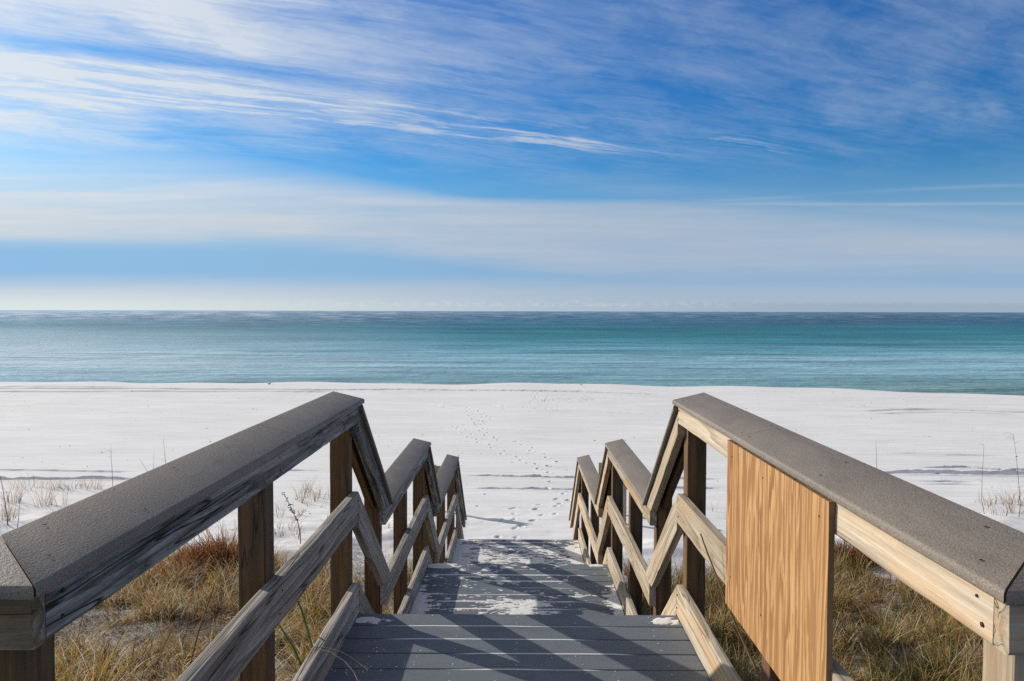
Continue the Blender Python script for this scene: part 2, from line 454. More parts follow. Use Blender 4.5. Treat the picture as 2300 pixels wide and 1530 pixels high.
# ------------------------------------------------------------------ sea
def sea_mat():
    M = N('clear_gulf_water'); t = M.t
    pos = node(t, 'NewGeometry').outputs['Position']
    sp = node(t, 'SeparateXYZ', {0: pos})
    x, y = sp.outputs[0], sp.outputs[1]
    # bands of depth: y as seen over distance, bent by slow noise
    ly = mathn(t, 'LOGARITHM', mathn(t, 'MAXIMUM', y, 20.0), 2.0)
    v2 = node(t, 'CombineXYZ', {0: mathn(t, 'MULTIPLY', x, 0.012), 1: mathn(t, 'MULTIPLY', ly, 1.9), 2: 0.0}).outputs[0]
    bend = noise(t, v2, 1.0, 4, 0.55, 0.3)
    v3 = node(t, 'CombineXYZ', {0: mathn(t, 'MULTIPLY', x, 0.035), 1: mathn(t, 'MULTIPLY', ly, 9.0), 2: 3.0}).outputs[0]
    bend2 = noise(t, v3, 1.0, 3, 0.55)
    lw = mathn(t, 'ADD', ly, mathn(t, 'ADD', mathn(t, 'MULTIPLY', mathn(t, 'SUBTRACT', bend, 0.5), 0.9), mathn(t, 'MULTIPLY', mathn(t, 'SUBTRACT', bend2, 0.5), 0.28)))
    f = mathn(t, 'DIVIDE', mathn(t, 'SUBTRACT', lw, 5.7), 5.0, None, True)    # 52 m -> 0 ... 1660 m -> 1
    col = ramp(t, f, [(0.0, (0.16, 0.26, 0.23)), (0.02, (0.19, 0.33, 0.33)), (0.06, (0.24, 0.42, 0.46)), (0.15, (0.28, 0.48, 0.535)), (0.215, (0.14, 0.355, 0.41)),
                      (0.305, (0.040, 0.215, 0.245)), (0.40, (0.013, 0.15, 0.175)), (0.50, (0.012, 0.15, 0.165)), (0.57, (0.009, 0.095, 0.165)),
                      (0.70, (0.006, 0.072, 0.125)), (1.0, (0.007, 0.085, 0.13))])
    ratio = mathn(t, 'DIVIDE', x, mathn(t, 'MAXIMUM', y, 50.0))
    iy = mathn(t, 'DIVIDE', 9354.0, mathn(t, 'MAXIMUM', y, 50.0))
    # streaks of rippled and smooth water
    v5 = node(t, 'CombineXYZ', {0: mathn(t, 'MULTIPLY', ratio, 3.2), 1: mathn(t, 'MULTIPLY', iy, 0.16), 2: 9.0}).outputs[0]
    st = noise(t, v5, 1.0, 5, 0.62, 0.6)
    col = mixc(t, 1.0, col, ramp(t, st, [(0.34, 0.58), (0.50, 1.0), (0.66, 1.38)]), 'MULTIPLY')
    v6 = node(t, 'CombineXYZ', {0: mathn(t, 'MULTIPLY', x, 0.9), 1: mathn(t, 'MULTIPLY', y, 0.55), 2: 0.0}).outputs[0]
    gr = noise(t, v6, 1.0, 3, 0.7)
    col = mixc(t, 1.0, col, ramp(t, gr, [(0.3, 0.90), (0.7, 1.10)]), 'MULTIPLY')
    left_glare = mathn(t, 'MULTIPLY', ramp(t, mathn(t, 'MULTIPLY', ratio, -1.0), [(0.05, 0.0), (0.60, 1.0)]), ramp(t, f, [(0.03, 0.2), (0.10, 1.0), (0.26, 0.9), (0.50, 0.25), (0.8, 0.4)]))
    col = mixc(t, mathn(t, 'MULTIPLY', left_glare, 0.82), col, (0.60, 0.665, 0.68))  # water paled at left in place of glitter and sky reflection
    # sea smoke, small crests and haze painted into the colour, glitter-bright at left
    v4 = node(t, 'CombineXYZ', {0: mathn(t, 'MULTIPLY', ratio, 26.0), 1: mathn(t, 'MULTIPLY', iy, 0.55), 2: 0.0}).outputs[0]
    mist = noise(t, v4, 1.0, 8, 0.74, 0.3)
    far = ramp(t, mathn(t, 'DIVIDE', iy, 40.0, None, True), [(0.0, 0.8), (0.20, 0.9), (0.45, 0.5), (0.75, 0.15), (1.0, 0.0)])
    lf = ramp(t, ratio, [(0.0, 0.22), (0.25, 0.45), (1.0, 1.0)])
    lf = ramp(t, mathn(t, 'ADD', 0.5, mathn(t, 'MULTIPLY', ratio, -0.8), None, True), [(0.0, 0.34), (0.5, 0.60), (1.0, 1.25)])
    mm = mathn(t, 'MULTIPLY', ramp(t, mist, [(0.45, 0.0), (0.64, 1.0)]), mathn(t, 'MULTIPLY', far, lf), None, True)
    col = mixc(t, mathn(t, 'MULTIPLY', mm, 0.9), col, mixc(t, lf, (0.40, 0.58, 0.66), (0.86, 0.90, 0.92)))
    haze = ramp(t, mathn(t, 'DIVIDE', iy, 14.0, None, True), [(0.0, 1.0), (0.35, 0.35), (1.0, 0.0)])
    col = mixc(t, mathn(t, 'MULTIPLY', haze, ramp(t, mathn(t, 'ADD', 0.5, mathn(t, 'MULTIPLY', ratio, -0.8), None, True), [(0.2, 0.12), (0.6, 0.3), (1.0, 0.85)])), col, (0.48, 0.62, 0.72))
    # thin swell lines, weak reflection painted dark, parallel to the beach, strongest in the middle
    sl = noise(t, node(t, 'CombineXYZ', {0: mathn(t, 'MULTIPLY', x, 0.022), 1: mathn(t, 'MULTIPLY', mathn(t, 'ADD', mathn(t, 'ADD', y, mathn(t, 'MULTIPLY', x, 0.06)), mathn(t, 'MULTIPLY', noise(t, node(t, 'CombineXYZ', {0: mathn(t, 'MULTIPLY', x, 0.045), 1: mathn(t, 'MULTIPLY', y, 0.02), 2: 0.0}).outputs[0], 1.0, 2), 14.0)), 0.34), 2: 4.0}).outputs[0], 1.0, 2, 0.5, 0.0)
    zone = noise(t, node(t, 'CombineXYZ', {0: mathn(t, 'MULTIPLY', x, 0.028), 1: mathn(t, 'MULTIPLY', y, 0.022), 2: 2.3}).outputs[0], 1.0, 2, 0.5)
    zone = mathn(t, 'MULTIPLY', ramp(t, zone, [(0.47, 0.04), (0.62, 1.0)]), ramp(t, mathn(t, 'DIVIDE', y, 150.0, None, True), [(0.38, 0.5), (0.5, 1.0), (0.66, 0.8), (0.85, 0.0)]))
    col = mixc(t, mathn(t, 'MULTIPLY', ramp(t, sl, [(0.545, 0.0), (0.61, 1.0), (0.70, 0.2)]), zone), col, mixc(t, 1.0, col, (0.20, 0.38, 0.42), 'MULTIPLY'))
    # darker wavelet right at the edge of the sand
    # swell: parallel low crests in the shallows
    wv = node(t, 'CombineXYZ', {0: mathn(t, 'MULTIPLY', x, 0.05), 1: mathn(t, 'MULTIPLY', y, 0.42), 2: 0.0}).outputs[0]
    sw = noise(t, wv, 1.0, 2, 0.5, 0.2)
    near = ramp(t, mathn(t, 'DIVIDE', mathn(t, 'SUBTRACT', y, 50.0), 90.0, None, True), [(0.0, 1.0), (0.5, 0.9), (1.0, 0.25)])
    amp = noise(t, node(t, 'CombineXYZ', {0: mathn(t, 'MULTIPLY', x, 0.03), 1: mathn(t, 'MULTIPLY', y, 0.03), 2: 7.0}).outputs[0], 1.0, 2)
    amp = ramp(t, amp, [(0.42, 0.0), (0.6, 1.0)])
    swl = mathn(t, 'MULTIPLY', mathn(t, 'MULTIPLY', sw, near), amp)
    rp = noise(t, vmul(t, pos, (0.9, 2.2, 1.0)), 1.0, 4, 0.6)
    ch = noise(t, vmul(t, pos, (0.10, 0.25, 1.0)), 1.0, 4, 0.6)
    b0 = node(t, 'Bump', {'Height': swl, 'Distance': 0.8, 'Strength': 1.0})
    b1 = node(t, 'Bump', {'Height': rp, 'Distance': 0.2, 'Strength': 1.0, 'Normal': b0.outputs[0]})
    b2 = node(t, 'Bump', {'Height': ch, 'Distance': 0.8, 'Strength': 1.0, 'Normal': b1.outputs[0]})
    dif = node(t, 'BsdfDiffuse', {'Color': col, 'Normal': b2.outputs[0]})
    gl = node(t, 'BsdfGlossy', {'Color': (0.56, 0.80, 0.98), 'Roughness': 0.48, 'Normal': b2.outputs[0]})
    lw_ = node(t, 'LayerWeight', {'Blend': 0.25, 'Normal': b2.outputs[0]})
    fac = ramp(t, lw_.outputs['Fresnel'], [(0.0, 0.03), (0.5, 0.18), (1.0, 0.42)])
    mx = node(t, 'MixShader', {0: fac, 1: dif.outputs[0], 2: gl.outputs[0]})
    t.links.new(mx.outputs[0], M.out.inputs[0])
    return M.m
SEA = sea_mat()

def build_sea():
    ys = np.concatenate([np.linspace(40, 140, 60), np.geomspace(145, 60000, 50)])
    xs = np.concatenate([-np.geomspace(60000, 160, 30), np.linspace(-150, 150, 61), np.geomspace(160, 60000, 30)])
    X, Y = np.meshgrid(xs, ys)
    V = np.stack([X, Y, np.full_like(X, SEA_Z)], -1).reshape(-1, 3)
    n, m = len(ys), len(xs); I = np.arange(n * m).reshape(n, m)
    Fq = np.stack([I[:-1, :-1], I[:-1, 1:], I[1:, 1:], I[1:, :-1]], -1).reshape(-1, 4)
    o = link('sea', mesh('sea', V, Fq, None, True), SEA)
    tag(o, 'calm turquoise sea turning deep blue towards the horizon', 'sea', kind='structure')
build_sea()

# ------------------------------------------------------------------ beach sheet with tracks and footprints
FOOT = []      # (x, y, heading, length, width, depth)
def trail(pts, stride=0.66, spread=0.10, L=0.24, Wd=0.10, dep=0.04, jit=0.05):
    P = [at_ground(*p) for p in pts]
    left = 1; acc = 0.0
    for a, b in zip(P[:-1], P[1:]):
        d = (b - a); d.z = 0; l = d.length
        if l < 1e-4: continue
        d /= l; s = acc
        while s < l:
            q = a + d * s + Vector((-d.y, d.x, 0)) * spread * left + Vector((random.uniform(-jit, jit), random.uniform(-jit, jit), 0))
            FOOT.append((q.x, q.y, math.atan2(d.y, d.x) + random.uniform(-.25, .25), L * random.uniform(.85, 1.15), Wd * random.uniform(.85, 1.15), dep * random.uniform(.6, 1.3)))
            left = -left; s += stride * random.uniform(.85, 1.15)
        acc = s - l
def Z(x, y): return (900 + x / 4.5, 880 + y / 4.5)
trail([Z(1640, 1080), Z(1560, 980), Z(1490, 930), Z(1470, 820), Z(1400, 770), Z(1260, 690), Z(1100, 650), Z(980, 570), Z(830, 530), Z(760, 490), Z(700, 450), Z(640, 390), Z(560, 345)])
trail([Z(1520, 750), Z(1545, 690), Z(1500, 650), Z(1380, 618), Z(1280, 545), Z(1160, 510), Z(1040, 500), Z(940, 470), Z(850, 420), Z(820, 385), Z(780, 310), Z(720, 240), Z(650, 195), Z(520, 180), Z(400, 155), Z(300, 75), Z(60, 45)])
trail([Z(790, 330), Z(880, 290), Z(850, 245), Z(790, 195), Z(710, 170), Z(520, 140), Z(400, 110)])
trail([Z(800, 325), Z(660, 335), Z(540, 345), Z(310, 410), Z(60, 460)], 0.7, 0.05, 0.16, 0.09, 0.02)
trail([Z(370, 592), Z(640, 618), Z(1060, 628), Z(1400, 625)], 0.33, 0.03, 0.10, 0.07, 0.02)
trail([Z(1130, 720), Z(1290, 720), Z(1500, 745), Z(1740, 800)], 0.4, 0.05, 0.12, 0.08, 0.02)
trail([Z(1050, 1470), Z(1110, 1390), Z(1160, 1325), Z(1240, 1275), Z(1340, 1250), Z(1390, 1205), Z(1500, 1160), Z(1600, 1110), Z(1640, 1085)], 0.62, 0.10, 0.22, 0.09, 0.03)
trail([Z(1220, 1470), Z(1200, 1375), Z(1080, 1330), Z(1120, 1235), Z(1105, 1190), Z(1240, 1165), Z(1370, 1130), Z(1460, 1112), Z(1540, 1105), Z(1620, 1085)], 0.6, 0.09, 0.22, 0.09, 0.032)
trail([Z(1350, 1305), Z(1480, 1250), Z(1600, 1182), Z(1680, 1090)], 0.8, 0.08, 0.22, 0.09, 0.03)
trail([Z(700, 1325), Z(860, 1310), Z(1000, 1285), Z(1240, 1280)], 0.25, 0.04, 0.1, 0.07, 0.02)
trail([(1700, 950), (1500, 930), (1330, 925), (1100, 910)], 0.7, 0.1)
trail([(60, 905), (330, 912), (520, 905), (700, 890)], 0.6, 0.2, 0.25, 0.12, 0.03)
trail([(20, 935), (200, 950), (420, 930)], 0.7, 0.3, 0.25, 0.12, 0.03)
for k in range(150):
    px, py = random.uniform(1190, 1340), 897 + random.gauss(0, 3.0)
    q = at_ground(px, py); FOOT.append((q.x, q.y, random.uniform(0, 3), 0.25, 0.13, 0.03))
for k in range(80):
    px, py = random.uniform(0, 800), 884 + random.gauss(0, 4.0)
    q = at_ground(px, py); FOOT.append((q.x, q.y, random.uniform(0, 3), 0.3, 0.14, 0.03))

TRACKS = []    # polylines on the sand: (points, width, depth, roughness)
def track(pts, w, d, rough=1.0):
    P = [at_ground(*p) for p in pts]
    P.sort(key=lambda p: p.x)
    TRACKS.append((np.array([p.x for p in P]), np.array([p.y for p in P]), w, d, rough))
track([(-700, 1080), (0, 1077), (220, 1076), (330, 1077)], 0.12, 0.12, 1.3)
track([(-700, 1052), (0, 1056), (150, 1058), (320, 1061)], 0.10, 0.035, 1.3)
track([(600, 1058), (690, 1057), (745, 1059)], 0.10, 0.06, 1.0)
track([(640, 1080), (745, 1083)], 0.09, 0.04, 1.4)
track([(1030, 1067), (1130, 1070), (1280, 1074), (1640, 1077)], 0.08, 0.085, 0.8)
track([(1040, 1097), (1280, 1100), (1640, 1097)], 0.08, 0.075, 1.0)
track([(1960, 1062), (2080, 1064), (2190, 1066), (2300, 1067), (3000, 1070)], 0.15, 0.17, 0.25)
track([(2060, 1050), (2170, 1051), (2230, 1055), (2300, 1059), (3000, 1066)], 0.10, 0.12, 1.3)
track([(2060, 1081), (2120, 1082), (2200, 1084)], 0.12, 0.12, 1.0)
track([(2060, 1088), (2160, 1088), (2230, 1092)], 0.10, 0.05, 1.2)
track([(1940, 925), (2000, 921), (2100, 920), (2300, 927), (2700, 935)], 0.35, 0.07, 0.5)
track([(1960, 930), (2100, 926), (2300, 931)], 0.25, 0.05, 0.7)
track([(1990, 1019), (2130, 1018)], 0.12, 0.04, 1.5)
track([(2000, 1021), (2300, 1024)], 0.12, 0.04, 1.7)
track([(-300, 874), (300, 873), (700, 876), (900, 875), (1300, 880), (1500, 888)], 0.5, 0.07, 0.8)
track([(-300, 882), (300, 879), (760, 881)], 0.5, 0.06, 0.9)
track([(-300, 869), (80, 868), (300, 870)], 0.4, 0.06, 1.2)

def grid_axis(*segs):
    out = []
    for a, b, s in segs:
        n = max(1, int(round((b - a) / s))); out.append(np.linspace(a, b, n, endpoint=False))
    return np.concatenate(out + [[segs[-1][1]]])

def build_beach():
    xs = np.concatenate([-np.geomspace(900, 46, 16)[:-1], grid_axis((-46, -14, 0.45), (-14, -2.8, 0.12), (-2.8, 2.0, 0.036), (2.0, 14, 0.12), (14, 46, 0.45)), np.geomspace(46, 900, 16)[1:]])
    ys = grid_axis((-30, 2, 0.8), (2, 10.5, 0.1), (10.5, 23, 0.038), (23, 36, 0.07), (36, 50, 0.12), (50, 62, 0.15), (62, 90, 2.0))
    X, Y = np.meshgrid(xs, ys)
    Zg = ground0(X, Y); track_shade = np.zeros_like(X)  # shade inside tracks and footprints, painted as darker sand
    for (tx, ty, w, d, ro) in TRACKS:
        yc = np.interp(X, tx, ty)
        ins = sstep(tx[0], tx[0] + 1.2, X) * (1 - sstep(tx[-1] - 1.2, tx[-1], X))
        yc = yc + 0.05 * ro * (fbm(X * 1.1, X * 0 + d * 900, 61, 3) - 0.5)
        q = (Y - yc) / w
        am = ins * (0.35 + 0.9 * np.clip(1 + ro * (fbm(X * 2.6, X * 0 + w * 77, 63, 3) - 0.62) * 2.2, 0, 1.4) * 0.8)
        near = np.abs(q) < 4
        prof = -np.exp(-(q * 1.25) ** 6) + 0.5 * np.exp(-((q - 1.2) * 2.0) ** 2) + 0.2 * np.exp(-((q + 1.3) * 1.6) ** 2)
        crumb = 1 + 1.6 * (fbm(X * 6, Y * 14, 67, 3) - 0.5)
        Zg = Zg + np.where(near, d * am * prof * crumb, 0)
        track_shade = np.maximum(track_shade, np.where(near, np.clip(am, 0, 1) * np.exp(-(q * 1.3) ** 6) * np.clip(crumb, 0, 1) * min(1, d * 9), 0) * 0.8)
    for (fx, fy, a, L, Wd, dep) in FOOT:
        i0, i1 = np.searchsorted(xs, [fx - 0.5, fx + 0.5]); j0, j1 = np.searchsorted(ys, [fy - 0.5, fy + 0.5])
        if i1 <= i0 or j1 <= j0: continue
        x = X[j0:j1, i0:i1] - fx; y = Y[j0:j1, i0:i1] - fy
        u = (x * math.cos(a) + y * math.sin(a)) / (L / 2); v = (-x * math.sin(a) + y * math.cos(a)) / (Wd / 2)
        v = v * (1 + 0.25 * u)
        r = np.sqrt(u ** 2 + v ** 2)
        heel = 0.6 + 0.4 * np.abs(u)
        track_shade[j0:j1, i0:i1] = np.maximum(track_shade[j0:j1, i0:i1], 0.38 * (1 - sstep(0.7, 1.0, r)) * random.uniform(0.4, 1.0))
        Zg[j0:j1, i0:i1] += dep * (-(1 - sstep(0.72, 1.05, r)) * heel + 0.3 * np.exp(-((r - 1.3) * 3.6) ** 2))
    dn = 1 - sstep(9.5, 13.0, Y + 2.2 * (fbm(X * 0.6, Y * 0.6, 71, 3) - 0.5) * 2)
    dn = dn * (0.85 + 0.15 * sstep(0.35, 0.6, fbm(X * 0.9, Y * 0.9, 73, 3)))
    dn = np.maximum(dn, 0.25 * sstep(0.55, 0.7, fbm(X * 1.4, Y * 1.4, 75, 3)) * (1 - sstep(13, 17, Y)) * sstep(1.4, 2.4, np.abs(X)))
    sy = shore(X)
    wet_shade = np.maximum(sstep(-0.55, -0.1, Y - sy) * 0.8, track_shade)  # wet shoreline together with the painted groove shade
    V = np.stack([X, Y, Zg], -1).reshape(-1, 3)
    n, m = len(ys), len(xs); I = np.arange(n * m).reshape(n, m)
    Fq = np.stack([I[:-1, :-1], I[:-1, 1:], I[1:, 1:], I[1:, :-1]], -1).reshape(-1, 4)
    o = link('beach_sand', mesh('beach_sand', V, Fq, {'litter': ('FLOAT', dn.ravel()), 'wet_shade': ('FLOAT', wet_shade.ravel())}, True), SAND)
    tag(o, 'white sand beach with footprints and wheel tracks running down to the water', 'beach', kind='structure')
build_beach()

# ------------------------------------------------------------------ landings
def landing(label, y0, y1, z, wide=None, nail_x=(-0.62, -0.27, 0.0, 0.27, 0.62)):
    root = empty('boardwalk_landing', (0, y1, z), label, 'boardwalk landing')
    B = Build(); n = 0; y = y1
    hole = []
    while y > y0 + 0.02:
        hw = 0.797
        if wide is not None and y < wide: hw = 3.0
        a = y - (BP - 0.008)
        plank((-hw, a, z - 0.0125), (-hw, y, z - 0.0125), (hw, a, z - 0.0125), (hw, y, z - 0.0125), 0.025, (0, 0, 1), 0.0028, 0.0003, 0.0006, 2, B, 0.12)
        for xj in nail_x:
            for f in (0.25, 0.75):
                disc(B, (xj + random.uniform(-.006, .006), a + (y - a) * f + random.uniform(-.006, .006), z + 0.0012), (0, 0, 1), random.uniform(0.0022, 0.0042), 1)
        y -= BP
    B.make('decking', [DECK, SCREW], root)
    J = Build()
    for sx in (-1, 1):
        x = sx * 0.775
        plank((x, y0, z - 0.215), (x, y0, z - 0.027), (x, y1 - 0.06, z - 0.215), (x, y1 - 0.06, z - 0.027), 0.038, (1, 0, 0), B=None).make('joist', JOIST, root)
    for x in (-0.27, 0.27):
        plank((x, y0, z - 0.215), (x, y0, z - 0.027), (x, y1 - 0.06, z - 0.215), (x, y1 - 0.06, z - 0.027), 0.038, (1, 0, 0)).make('joist', JOIST, root)
    plank((-0.795, y1 - 0.03, z - 0.215), (-0.795, y1 - 0.03, z - 0.027), (0.795, y1 - 0.03, z - 0.215), (0.795, y1 - 0.03, z - 0.027), 0.028, (0, 1, 0)).make('fascia_board', DECK, root)
    return root
landing('top landing of grey composite planks, nearest the viewer, crossed by broad shadow bands', -2.6, Y1, 0.0, 1.2)
landing('middle grey plank landing with small scattered sand patches in its centre', S2 + 0.06, Y2, D2)
landing('lowest grey plank landing, mostly covered with white drifted sand', S3 + 0.06, Y3, D3)

def stairs(label, y0, z0, nt, run, rise):
    root = empty('stair_flight', (0, y0, z0), label, 'stair flight')
    for k in range(nt):
        B = Build(); zz = z0 - rise * (k + 1); ya = y0 + run * k
        for a, b in ((ya + 0.004, ya + run * 0.5 - 0.002), (ya + run * 0.5 + 0.004, ya + run + 0.012)):
            plank((-0.797, a, zz - 0.0125), (-0.797, b, zz - 0.0125), (0.797, a, zz - 0.0125), (0.797, b, zz - 0.0125), 0.025, (0, 0, 1), 0.0028, 0.0003, 0.0006, 2, B, 0.12)
        B.make('tread', DECK, root)
    for x in (-0.74, 0.0, 0.74):
        e = nt * run
        plank((x, y0 + 0.0, z0 - 0.30 - rise), (x, y0 + 0.0, z0 - 0.04 - rise), (x, y0 + e, z0 - 0.30 - rise * (nt + 1)), (x, y0 + e, z0 - 0.04 - rise * (nt + 1)), 0.038, (1, 0, 0)).make('stringer', JOIST, root)
stairs('short flight of grey treads from the top landing to the middle one', Y1, 0.0, 3, (S2 + 0.06 - Y1) / 3, 0.175)
stairs('short flight of grey treads between the middle and the lowest landing', Y2, D2, 3, (S3 + 0.06 - Y2) / 3, 0.18)
stairs('last flight of grey treads running from the lowest landing down onto the sand', Y3, D3, 6, 0.275, 0.178)

# ------------------------------------------------------------------ railings
SL1 = (CI - 0.03, Y1 + 0.022)
def cap_profile(sx, n=4):
    """outline (x outward from WC, z) of a cap board tilted towards the walk; z = 0 at the inner top edge"""
    wd, th, r = 0.157, 0.0262, 0.007
    P = []
    for cx, cz, a0 in ((wd - r, -r, 90), (r, -r, 180)):
        pass
    pts = []
    for (cx, cz, a0) in ((r, -r, 180), (wd - r, -r, 90), (wd - r, -th + r, 0), (r, -th + r, -90)):
        for k in range(n + 1):
            a = R(a0 - 90 * k / n)
            pts.append((cx + r * math.cos(a), cz + r * math.sin(a)))
    ta = math.tan(R(13.2))
    out = []
    for (u, v) in pts:
        crown = -0.0035 * ((u - wd * 0.55) / (wd * 0.5)) ** 2 if v > -th / 2 else 0
        out.append((u, v + u * ta + crown + 0.0035))
    return out

def cap_board(sx, ya, za, yb, zb, parent, mitre=0.0, steep=False, holes=(), B=None):
    """cap running in y between (ya,za) and (yb,zb) (z of the inner top edge); mitre: the near end slants outwards"""
    prof = cap_profile(sx); K = len(prof); n = max(2, int(abs(yb - ya) / 0.06)); _seed[0] += 1; sd = _seed[0]
    off = rng.uniform(0, 60, 3); sl = 1.0 / math.cos(math.atan2(zb - za, yb - ya))
    V = np.zeros((n + 1, K, 3)); G = np.zeros((n + 1, K, 3))
    peri = 0
    for k, (u, v) in enumerate(prof):
        s = np.linspace(0, 1, n + 1)
        y0 = ya + mitre * u
        y = y0 + (yb - y0) * s
        ww = 0.0
        V[:, k, 0] = sx * (WC + u + 0.0015 * (fbm(y * 0.9 + sd * 2, y * 0, 8, 2) - 0.5) * 2); V[:, k, 1] = y
        V[:, k, 2] = za + (zb - za) * (y - ya) / (yb - ya) + v * (sl if v < 0.0 else 1.0) + ww
        G[:, k, 0] = y * sl + off[0]; G[:, k, 1] = u + off[1]; G[:, k, 2] = v + off[2]
    I = np.arange((n + 1) * K).reshape(n + 1, K); Fc = []
    for i in range(n):
        for k in range(K):
            k2 = (k + 1) % K
            f = [I[i, k], I[i, k2], I[i + 1, k2], I[i + 1, k]]
            Fc.append(f[::-1] if sx > 0 else f)
    Fc.append([I[0, k] for k in range(K)][::-1] if sx < 0 else [I[0, k] for k in range(K)])
    Fc.append([I[n, k] for k in range(K)] if sx < 0 else [I[n, k] for k in range(K)][::-1])
    B = B or Build()
    B.add(V.reshape(-1, 3), Fc, G.reshape(-1, 3))
    ta = math.tan(R(13.2))
    for (u, y) in holes:
        zt = za + (zb - za) * (y - ya) / (yb - ya) + u * ta + 0.0035 - 0.0035 * ((u - 0.157 * 0.55) / (0.157 * 0.5)) ** 2
        disc(B, (sx * (WC + u), y, zt + 0.0006), (-sx * ta, 0, 1), 0.0034, 1, 7)
    o = B.make('cap_board', [CAP, HOLE], parent, smooth=True)
    me = o.data
    try: me.set_sharp_from_angle(angle=R(50))
    except Exception: pass
    return o

def post(sx, y, z0, z1, parent, mat, zback=None):
    """4x4 post outside the rails; y of its seaward... near face"""
    x = sx * (W + 0.0825); t = 0.089
    zb = z1 if zback is None else zback
    return plank((x, y, z0), (x, y + t, z0), (x, y, z1), (x, y + t, zb), t, (1, 0, 0), 0.005, 0.0012, 0.0025, 2, None, 0.08).make('post', mat, parent)

def level(sx, name, y0, y1, zb, zt, mat, parent, th=0.038, **kw):
    x = sx * (W + th / 2)
    B = plank((x, y0, zb), (x, y0, zt), (x, y1, zb), (x, y1, zt), th, (1, 0, 0), kw.get('bev', 0.004), 0.0016, kw.get('warp', 0.003))
    for yp in (1.29, 2.50, Y1 - 0.02, 5.59, Y2 - 0.02, 8.54, Y3 - 0.02):
        if y0 + 0.02 < yp < y1 - 0.01:
            for f in (0.27, 0.74):
                yq, zq, r = yp + random.uniform(-.02, .02), zb + (zt - zb) * f, random.uniform(0.0028, 0.0045)
                n0 = len(B.M); tube([(sx * (W + 0.008), yq, zq), (sx * (W - 0.0022), yq, zq)], [r, r], 8, B)
                for q in range(n0, len(B.M)): B.M[q] = 1
    return B.make(name, [mat, RUST], parent)

def sloped(sx, name, ya, zta, zba, yb_top, ztb, yb_bot, zbb, mat, parent, th=0.038):
    """rail running down a flight: plumb cut above, seat cut below"""
    x = sx * (W + th / 2)
    return plank((x, ya, zba), (x, ya, zta), (x, yb_bot, zbb), (x, yb_top, ztb), th, (1, 0, 0), 0.004, 0.0016, 0.0015).make(name, mat, parent)

